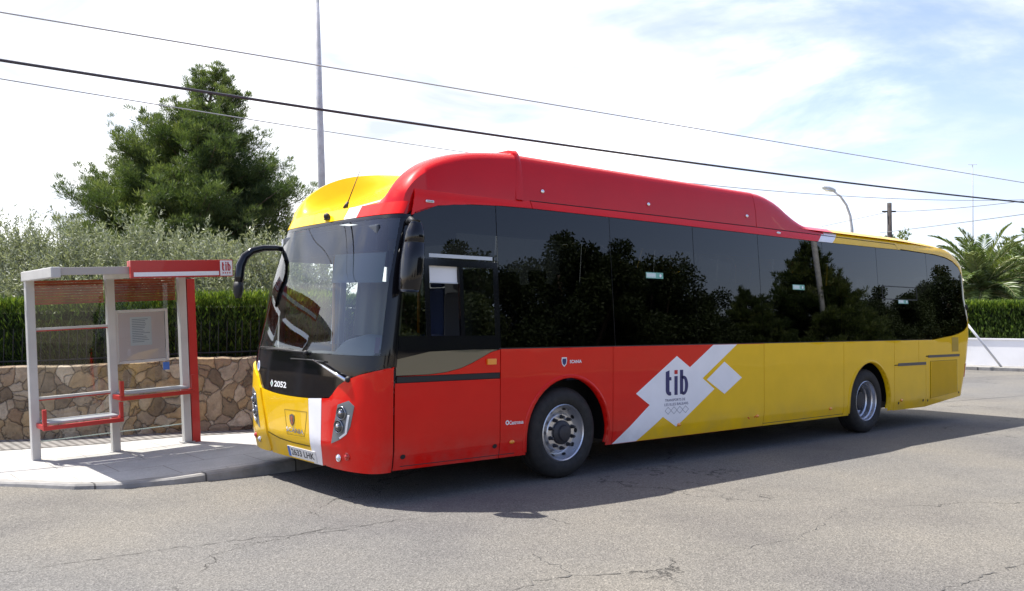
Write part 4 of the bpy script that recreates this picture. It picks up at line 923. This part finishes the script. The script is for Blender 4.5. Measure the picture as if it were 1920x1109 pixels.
for z_ in (1.50,.715):
    r1=pt('cross_rail',GALV,(-.815,-.045,-.03,.02,z_,z_+.028)); pt('rail_edging',SRED,(-.815,-.045,-.032,.018,z_-.012,z_-.001),par=r1,bev=0)
def bench(x0,x1,z_):
    s_=empty('bench',(0,0,0)); s_.parent=sh
    pt('bench_seat',SEATG,(x0+.045,x1-.045,-.33,-.02,z_+.02,z_+.045),par=s_,bev=.008)
    pt('bench_frame',SRED,(x0,x1,-.385,-.335,z_-.04,z_+.008),(x0,x0+.04,-.384,-.336,z_+.0095,z_+.19),(x1-.04,x1,-.384,-.336,z_+.0095,z_+.19),(x0,x0+.04,-.333,.0,z_-.036,z_+.016),(x1-.04,x1,-.333,.0,z_-.036,z_+.016),par=s_)
bench(-.855,-.005,.44); bench(-.03,.835,.68)
s_=pt('sign_box',SRED,(-.16,.965,-1.36,-1.305,2.035,2.225),(-.16,.965,-1.304,-1.24,2.16,2.224),bev=.004)
def SH(a,z_,off=0): return Vector((a,-1.36-off,z_))
quads('white_strip',[rect(-.13,.80,2.052,2.098)],SH,WPR,s_,.003); quads('logo_square',[rect(.815,.957,2.045,2.217)],SH,WPR,s_,.003)
A,D_=tib_polys(.835,.938,2.10,2.20); quads('logo_lettering',A+D_,SH,REDP,s_,.005)
quads('logo_dots',[[(.838+.026*k+.01,2.066),(.838+.026*k+.02,2.076),(.838+.026*k+.01,2.086),(.838+.026*k,2.076)] for k in range(4)],SH,REDP,s_,.005)
nb=empty('notice_board',(0,0,0)); nb.parent=sh
pt('board_frame',GALV,(.04,.075,-.035,.02,1.045,1.69),(.625,.66,-.035,.02,1.045,1.69),(.076,.624,-.034,.019,1.045,1.08),(.076,.624,-.034,.019,1.655,1.69),par=nb)
pt('board_back',mat('board_pink',(.93,.76,.72),.7),(.076,.624,-.012,.012,1.081,1.654),par=nb,bev=0)
pt('paper',mat('paper_white',(.9,.9,.9),.8),(.215,.465,-.016,-.013,1.255,1.60),par=nb,bev=0)
pt('paper_text',GRP,*[(.235,.235+random.uniform(.12,.21),-.0175,-.0165,1.575-.021*k-.006,1.575-.021*k) for k in range(14)],par=nb,bev=0)
mesh('board_glass',[(.077,-.028,1.082),(.623,-.028,1.082),(.623,-.028,1.653),(.077,-.028,1.653)],[(0,1,2,3)],CLG,nb)
pt('blue_sticker',BLU,(.60,.675,.02,.0265,.93,1.025),bev=0)

# ================================================================== POLES, LAMPS, WIRES
STEEL=mat('galvanised_pole',(.5,.5,.5),.5,.1); n,l,b=nodes(STEEL); d=noise(n,l,6,6); r_=ramp(n,l,d.outputs['Fac'],[(.3,(.42,.42,.42)),(.7,(.62,.62,.62))]); l.new(r_.outputs['Color'],b.inputs['Base Color'])
def pole(name,loc,top,r0,r1,m_,label,cat,group=None):
    root=empty(name,loc); tag(root,label,cat,group); b_=B(); b_.tube([(0,0,-.1),tuple((Vector(top)-Vector(loc))*.5),tuple(Vector(top)-Vector(loc))],[r0,(r0+r1)/2,r1],14); b_.mk('shaft',m_,root,True); return root
a=at(604.5,380,20); t_=at(591,-60,20); d=(t_-a)/(t_.z-a.z); g=a-d*a.z
lp=pole('tall_grey_post',g,g+d*10.2,.095,.068,STEEL,'tall plain grey metal post rising behind the front of the bus','post')
b_=B(); b_.lathe_y([(.0,-.0),(.15,0),(.15,.03),(0,.03)],(0,0,0),16); o=b_.mk('foot_plate',STEEL,lp); o.rotation_euler=(R(90),0,0); o.location=(0,0,.03)
# arm lamp far right
c=at(1597,430,45); root=empty('street_lamp',(c.x,c.y,0)); tag(root,'slim street lamp with a curved arm above the rear of the bus','street lamp')
px=[(1598,470),(1597,430),(1594,405),(1587,385),(1576,369),(1562,358)]; Q=[at(u,v,45)-Vector((c.x,c.y,0)) for u,v in px]; Q=[Vector((Q[0].x,Q[0].y,0))]+Q
b_=B(); b_.tube(Q,[.11,.09,.085,.07,.06,.055,.05],10); b_.mk('arm_pole',STEEL,root,True)
h0=at(1563,357,45)-Vector((c.x,c.y,0)); h1=at(1541,350,45)-Vector((c.x,c.y,0)); ax=(h1-h0).normalized(); b_=B(); b_.tube([h0-ax*.1,h0+ax*.08,h0+ax*.3,h1-ax*.08,h1],[.05,.12,.15,.12,.04],12); b_.mk('lamp_head',LGR,root,True)
b_=B(); b_.ico((h0+ax*.32)-Vector((0,0,.10)),.12,2,(1.3,1.3,.6)); b_.mk('lamp_bowl',LENS,root,True)
# wooden pole far right
c=at(1669,420,50); top_=at(1667.5,381,50); POLEW=mat('creosoted_wood',(.05,.035,.03),.9); n,l,b=nodes(POLEW); d=noise(n,l,5,5); r_=ramp(n,l,d.outputs['Fac'],[(.3,(.022,.019,.019)),(.7,(.06,.05,.045))]); l.new(r_.outputs['Color'],b.inputs['Base Color'])
wp=pole('utility_pole',(c.x,c.y,0),(top_.x,top_.y,top_.z),.17,.12,POLEW,'dark wooden utility pole standing beyond the rear of the bus','pole')
bk=at(1668,397,50)-Vector((c.x,c.y,0)); b_=B(); b_.tube([bk-_rt*.42,bk+_rt*.35],.05,6); b_.mk('bracket',IRON,wp)
# thin lattice aerial
c=at(1824,470,60); top_=at(1823.5,309,60); mst=pole('aerial_mast',(c.x,c.y,0),(top_.x,top_.y,top_.z),.042,.030,mat('mast_grey',(.28,.29,.31),.5),'very thin pale aerial mast standing behind the palm','mast')
bk=Vector(top_)-Vector((c.x,c.y,0)); b_=B(); b_.tube([bk-_rt*.3,bk+_rt*.3],.02,5); b_.mk('crossbar',STEEL,mst)
CABLE=mat('cable_black',(.03,.03,.045),.6); WIRE=mat('wire_grey',(.14,.145,.16),.6)
def wire(p,q,sag,r0,m_,label,name='overhead_wire',ext=.0):
    p=Vector(p);q=Vector(q); b_=B(); pts=[]
    for k in range(25):
        s=k/24; x=p.lerp(q,s); x.z-=sag*4*s*(1-s); pts.append(x)
    b_.tube(pts,r0,6); return tag(b_.mk(name,m_,None,True),label,'cable' if name=='power_cable' else 'wire')
def span(a,b_,da,db,eu=.35):
    """extend a wire seen between two picture points past the frame on both sides"""
    p=at(*a,da); q=at(*b_,db); d=q-p; return p-d*eu, q+d*eu
def wire2(a,m_,b_,da,db,r0,mt,label,name='overhead_wire',e0=.25,e1=.25):
    """parabola through three picture points; depth runs evenly along the wire"""
    p=at(*a,da); q=at(*b_,db); lo,hi=-3.0,6.0
    def proj(P):
        r=P-Vector((CX,CY,CZ)); d=r.dot(_fw); return 960+F_PX*r.dot(_rt)/d, 554.5-F_PX*r.dot(_up)/d
    def vat(sag):
        best=None
        for k in range(201):
            s=k/200; x=p.lerp(q,s); x.z-=sag*4*s*(1-s); u,v=proj(x)
            if best is None or abs(u-m_[0])<best[0]: best=(abs(u-m_[0]),v)
        return best[1]
    for _ in range(40):
        s=(lo+hi)/2
        if vat(s)<m_[1]: lo=s
        else: hi=s
    sag=(lo+hi)/2; B_=B(); pts=[]
    for k in range(41):
        s=-e0+(1+e0+e1)*k/40; x=p.lerp(q,s); x.z-=sag*4*s*(1-s); pts.append(x)
    B_.tube(pts,r0,6); return tag(B_.mk(name,mt,None,True),label,'cable' if name=='power_cable' else 'wire')
wire2((0,113),(1000,265),(1920,380),11,24,.021,CABLE,'thick black cable crossing the whole sky just above the bus','power_cable')
wire2((0,23),(980,187),(1920,343),15,34,.015,mat('wire_mid',(.40,.41,.44),.6),'topmost thin grey wire crossing the whole sky')
wire2((0,148),(400,213),(840,281),15,24,.011,mat('wire_pale',(.36,.37,.40),.6),'faint thin wire passing behind the pine and ending at the roof of the bus',e1=.4)
wire2((1420,356),(1680,373),(1920,375),36,48,.013,WIRE,'faint nearly level wire above the street lamp',e0=.3)
pb=at(1668,397,50)
wire2((1677,397.5),(1800,390),(1920,377),50,40,.017,WIRE,'thin wire running from the wooden pole up to the right',e0=0)
wire2((1560,421),(1610,410),(1660,399),62,50,.017,WIRE,'thin wire sloping from the wooden pole down to the left',e1=0)
wire2((1690,432),(1800,418),(1920,402),48,36,.017,WIRE,'lowest thin wire rising over the palm')

# ================================================================== FAR RIGHT: WHITE WALL, HEDGE, PALM
WW=mat('whitewash',(.88,.87,.85),.9); n,l,b=nodes(WW); d=noise(n,l,.8,6); r_=ramp(n,l,d.outputs['Fac'],[(.3,(.78,.77,.75)),(.6,(.90,.89,.87))]); l.new(r_.outputs['Color'],b.inputs['Base Color'])
p0=at(1815,684.5,32.5); p1=at(1920,688.5,31.5); d=(p1-p0); d.z=0; d.normalize(); A0=Vector((p0.x,p0.y,0))-d*6; A1=Vector((p1.x,p1.y,0))+d*14; nn=Vector((-d.y,d.x,0))
if nn.dot(_fw)<0: nn=-nn
wl=empty('white_wall',A0); tag(wl,'low whitewashed garden wall beneath the far hedge','wall')
b_=B(); Lw=(A1-A0).length
def WL(s,dp,z_): return d*s+nn*dp+Vector((0,0,z_))
b_.add([WL(s,dp,z_) for s in (0,Lw) for dp,z_ in ((0,-.03),(0,1.04),(.25,1.04),(.25,-.03))],[(0,1,5,4),(1,2,6,5),(2,3,7,6),(0,3,2,1),(4,5,6,7)]); b_.mk('rendered_face',WW,wl)
b_=B(); b_.add([WL(s,dp,z_) for s in (-.02,Lw) for dp,z_ in ((-.03,1.045),(-.03,1.10),(.28,1.10),(.28,1.045))],[(0,1,5,4),(1,2,6,5),(2,3,7,6),(3,0,4,7),(0,3,2,1),(4,5,6,7)]); b_.mk('coping',WW,wl)
P=[];
for s in (0,Lw): P+=[A0+WL(s,-1.3,-.02),A0+WL(s,-1.3,.11),A0+WL(s,-1.15,.12),A0+WL(s,.2,.12)]
struct(mesh('far_pavement',P,[(0,1,5,4),(1,2,6,5),(2,3,7,6)],KERBM))
pth=[(A0+WL(s,.35,0)) for s in np.linspace(-1,Lw,8)]
if (Vector((-(pth[1].y-pth[0].y),pth[1].x-pth[0].x,0))).dot(_fw)<0: pth=pth[::-1]
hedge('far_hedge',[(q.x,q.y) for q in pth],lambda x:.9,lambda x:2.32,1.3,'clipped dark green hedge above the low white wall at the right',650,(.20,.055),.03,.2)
# white prop leaning on the wall
q0=at(1879,690,31.2); q1=at(1812,606,31.2); b_=B(); b_.tube([q0,q1],.038,10); tag(b_.mk('leaning_pole',mat('white_tube',(.62,.63,.65),.5),None,True),'pale slanting tube propped in front of the white wall','pole')
# palm
PALMM=leafmat('palm_leaflets',[(0,(.045,.075,.022)),(.5,(.10,.145,.045)),(1,(.22,.26,.10))],.4,.2)
def palm(loc,th,nf,L0,label,seed):
    rs=np.random.default_rng(seed); root=empty('palm_tree',loc); tag(root,label,'tree'); b_=B()
    b_.tube([(0,0,0),(.02,0,th*.5),(0,.02,th)],[.34,.27,.30],14); b_.mk('trunk',BARK,root,True)
    cen=[];dr=[];ln=[];va=[]; st=B()
    for k in range(nf):
        az=k*2.39996+rs.normal()*.15; el=R(88)-R(112)*((k+.5)/nf)**.85+rs.normal()*.08; Lf=L0*rs.uniform(.85,1.12)
        d=np.array([math.cos(az)*math.cos(el),math.sin(az)*math.cos(el),math.sin(el)]); p=np.array([0,0,th+.1]); pts=[]
        hz=np.array([math.cos(az),math.sin(az),0]); n_=20
        for j in range(n_+1):
            pts.append(p.copy()); d=d+np.array([0,0,-.085-.02*math.cos(el)])*(j/n_)*1.25+hz*.012; d/=np.linalg.norm(d); p=p+d*Lf/n_
        st.tube([tuple(q) for q in pts],[.028*(1-.85*j/n_) for j in range(n_+1)],5,False)
        pts=np.array(pts); sh_=.5+rs.normal()*.2
        for s in np.linspace(.12,.995,72):
            f=s*n_; j=min(int(f),n_-1); q=pts[j]+(pts[j+1]-pts[j])*(f-j); tg=pts[j+1]-pts[j]; tg/=np.linalg.norm(tg); sd=np.cross(tg,[0,0,1]); sd/=max(np.linalg.norm(sd),1e-3); upv=np.cross(sd,tg)
            for sg in (-1,1):
                cen.append(q); dr.append(tg*(.55+.5*s)+sd*sg*.85+upv*.30+rs.normal(size=3)*.07); ln.append(.62*math.sin(math.pi*min(1,.12+s*.86))**.6*rs.uniform(.85,1.1)); va.append(sh_+rs.normal()*.08)
    st.mk('frond_stem',mat('palm_stem',(.22,.22,.09),.6),root,True)
    leaves('crown',np.array(cen),np.array(dr),np.array(ln),.048,PALMM,root,np.array(va),droop=.12); return root
c=at(1842,545,37); palm((c.x,c.y,0),c.z-.15,62,2.9,'feathery palm tree behind the rear of the bus',3)
c=at(1950,540,41); palm((c.x,c.y,0),c.z-.2,58,3.0,'second palm half outside the right edge of the picture',9)
# broadleaf trees
BROAD=leafmat('broad_leaves',[(0,(.035,.055,.018)),(.5,(.085,.12,.03)),(1,(.18,.22,.065))],.5,.3)
DARKB=leafmat('dark_broad_leaves',[(0,(.018,.030,.012)),(.5,(.042,.062,.020)),(1,(.085,.105,.038))],.6,.2)
def broad(loc,w_,h,label,seed,nc=70,per=150,ls=(.16,.10),group=None,trunk=.35):
    rs=np.random.default_rng(seed); root=empty('broadleaf_tree',loc); tag(root,label,'tree',group); tr=B(); cen=[];dr=[];va=[]
    tr.tube([(0,0,0),(.05,0,h*trunk),(0,.05,h*.75)],[.035*h,.025*h,.01*h],9)
    for k in range(nc):
        u_=unit(1)[0]; rad=rs.random()**.4; c=np.array([u_[0]*w_*.5*rad,u_[1]*w_*.5*rad,h*(.5+trunk*.35)+u_[2]*h*(.5-trunk*.35)*rad*.92]); r=rs.uniform(.10,.17)*w_*.8
        if k%5==0: tr.tube([(0,0,h*trunk*.9),tuple(c*.5+np.array([0,0,h*trunk*.5])),tuple(c)],[.012*h,.008*h,.004*h],5,False)
        p=unit(per)*(rs.random((per,1))**.4)*r; cen.append(c+p); dr.append(p/r*.6+np.array([0,0,-.1])+rs.normal(size=(per,3))*.6); va.append(.45+rs.normal()*.12+rs.normal(size=per)*.14)
    tr.mk('trunk',BARK,root,True); leaves('crown',np.concatenate(cen),np.concatenate(dr),ls[0],ls[1],DARKB if group else BROAD,root,np.concatenate(va)); return root
c=at(1672,450,58); broad((c.x,c.y,0),3.4,c.z+.95,'small loose green tree behind the wooden pole',41,60,90,(.22,.11))
c=at(1905,520,50); broad((c.x,c.y,0),5.2,5.9,'rounded green tree behind the palms at the right edge',42,90,140,(.24,.14))
# ---- across the road, behind the photographer: seen only as reflections
rg='trees across the road seen only as window reflections'; rl='dark tree across the road, seen only mirrored in the bus windows'
def cp(src,loc,sc,rz):
    o=src.copy(); C.objects.link(o); o.location=loc; o.scale=(sc,sc,sc); o.rotation_euler=(0,0,rz)
    for ch in src.children:
        k=ch.copy(); C.objects.link(k); k.parent=o
    return o
t0=broad((17,-18,0),6.2,8.0,rl,61,95,620,(.15,.09),rg,.12)
t1=pine((33,-17,0),8.2,[(a,b_*.85) for a,b_ in PROF],rl,rg,71,.85,80,(.20,.04))
for x,y,s in ((9.5,-17,.78),(13,-18.5,.92),(21,-17.5,.98),(25,-18.5,.80),(44,-19,.85),(50,-18,1.0),(56,-19,.9),(4,-19,.42),(-2,-19,.38)): cp(t0,(x,y,0),s,x*1.7)
for x,y,s in ((29,-18,.72),(37.5,-18,.8),(62,-20,1.1)): cp(t1,(x,y,0),s,x)
b_=B(); b_.box(-20,75,-14.4,-14.1,-.03,.9,.02); tag(b_.mk('garden_wall',mat('field_wall',(.34,.30,.24),.9),None),'low tan wall across the road, seen only mirrored in the bus','wall')

pole('utility_pole',(32,-16,0),(32.1,-15.95,11.5),.15,.12,STEEL,'grey pole across the road, seen only mirrored in the rear bus windows','pole')
# ---- long cracks across the road
CRK=mat('crack_dark',(.085,.081,.075),1)
def crack(pts,w_,seed,name='road_crack'):
    rs=np.random.default_rng(seed); Q=[]
    G=[on(u,v,2,0) for u,v in pts]
    for p,q in zip(G[:-1],G[1:]):
        n_=max(2,int((q-p).length/.05)); d=(q-p).normalized(); s_=Vector((-d.y,d.x,0))
        for k in range(n_): Q.append(p.lerp(q,k/n_)+s_*rs.normal()*.016)
    P=[];F=[]
    for i,p in enumerate(Q):
        a=Q[max(i-1,0)]; c=Q[min(i+1,len(Q)-1)]; d=(c-a).normalized(); s_=Vector((-d.y,d.x,0))*w_*abs(rs.normal()*.5+.5)*.38; P+=[(p.x+s_.x,p.y+s_.y,.004),(p.x-s_.x,p.y-s_.y,.004)]
    for i in range(len(Q)-1): F.append((2*i,2*i+2,2*i+3,2*i+1))
    struct(mesh(name,P,F,CRK))
crack([(-20,1078),(120,1058),(330,1028),(480,1010),(640,995),(760,972)],.016,1)
crack([(960,1108),(1000,1092),(1075,1080),(1180,1076)],.016,2); crack([(985,1030),(1040,1062),(1080,1078)],.010,3)
crack([(1760,1109),(1820,1090),(1890,1066),(1930,1052)],.018,4); crack([(560,1000),(760,975),(930,950),(1080,985)],.009,5); crack([(1380,1030),(1500,1010),(1590,950)],.008,6)
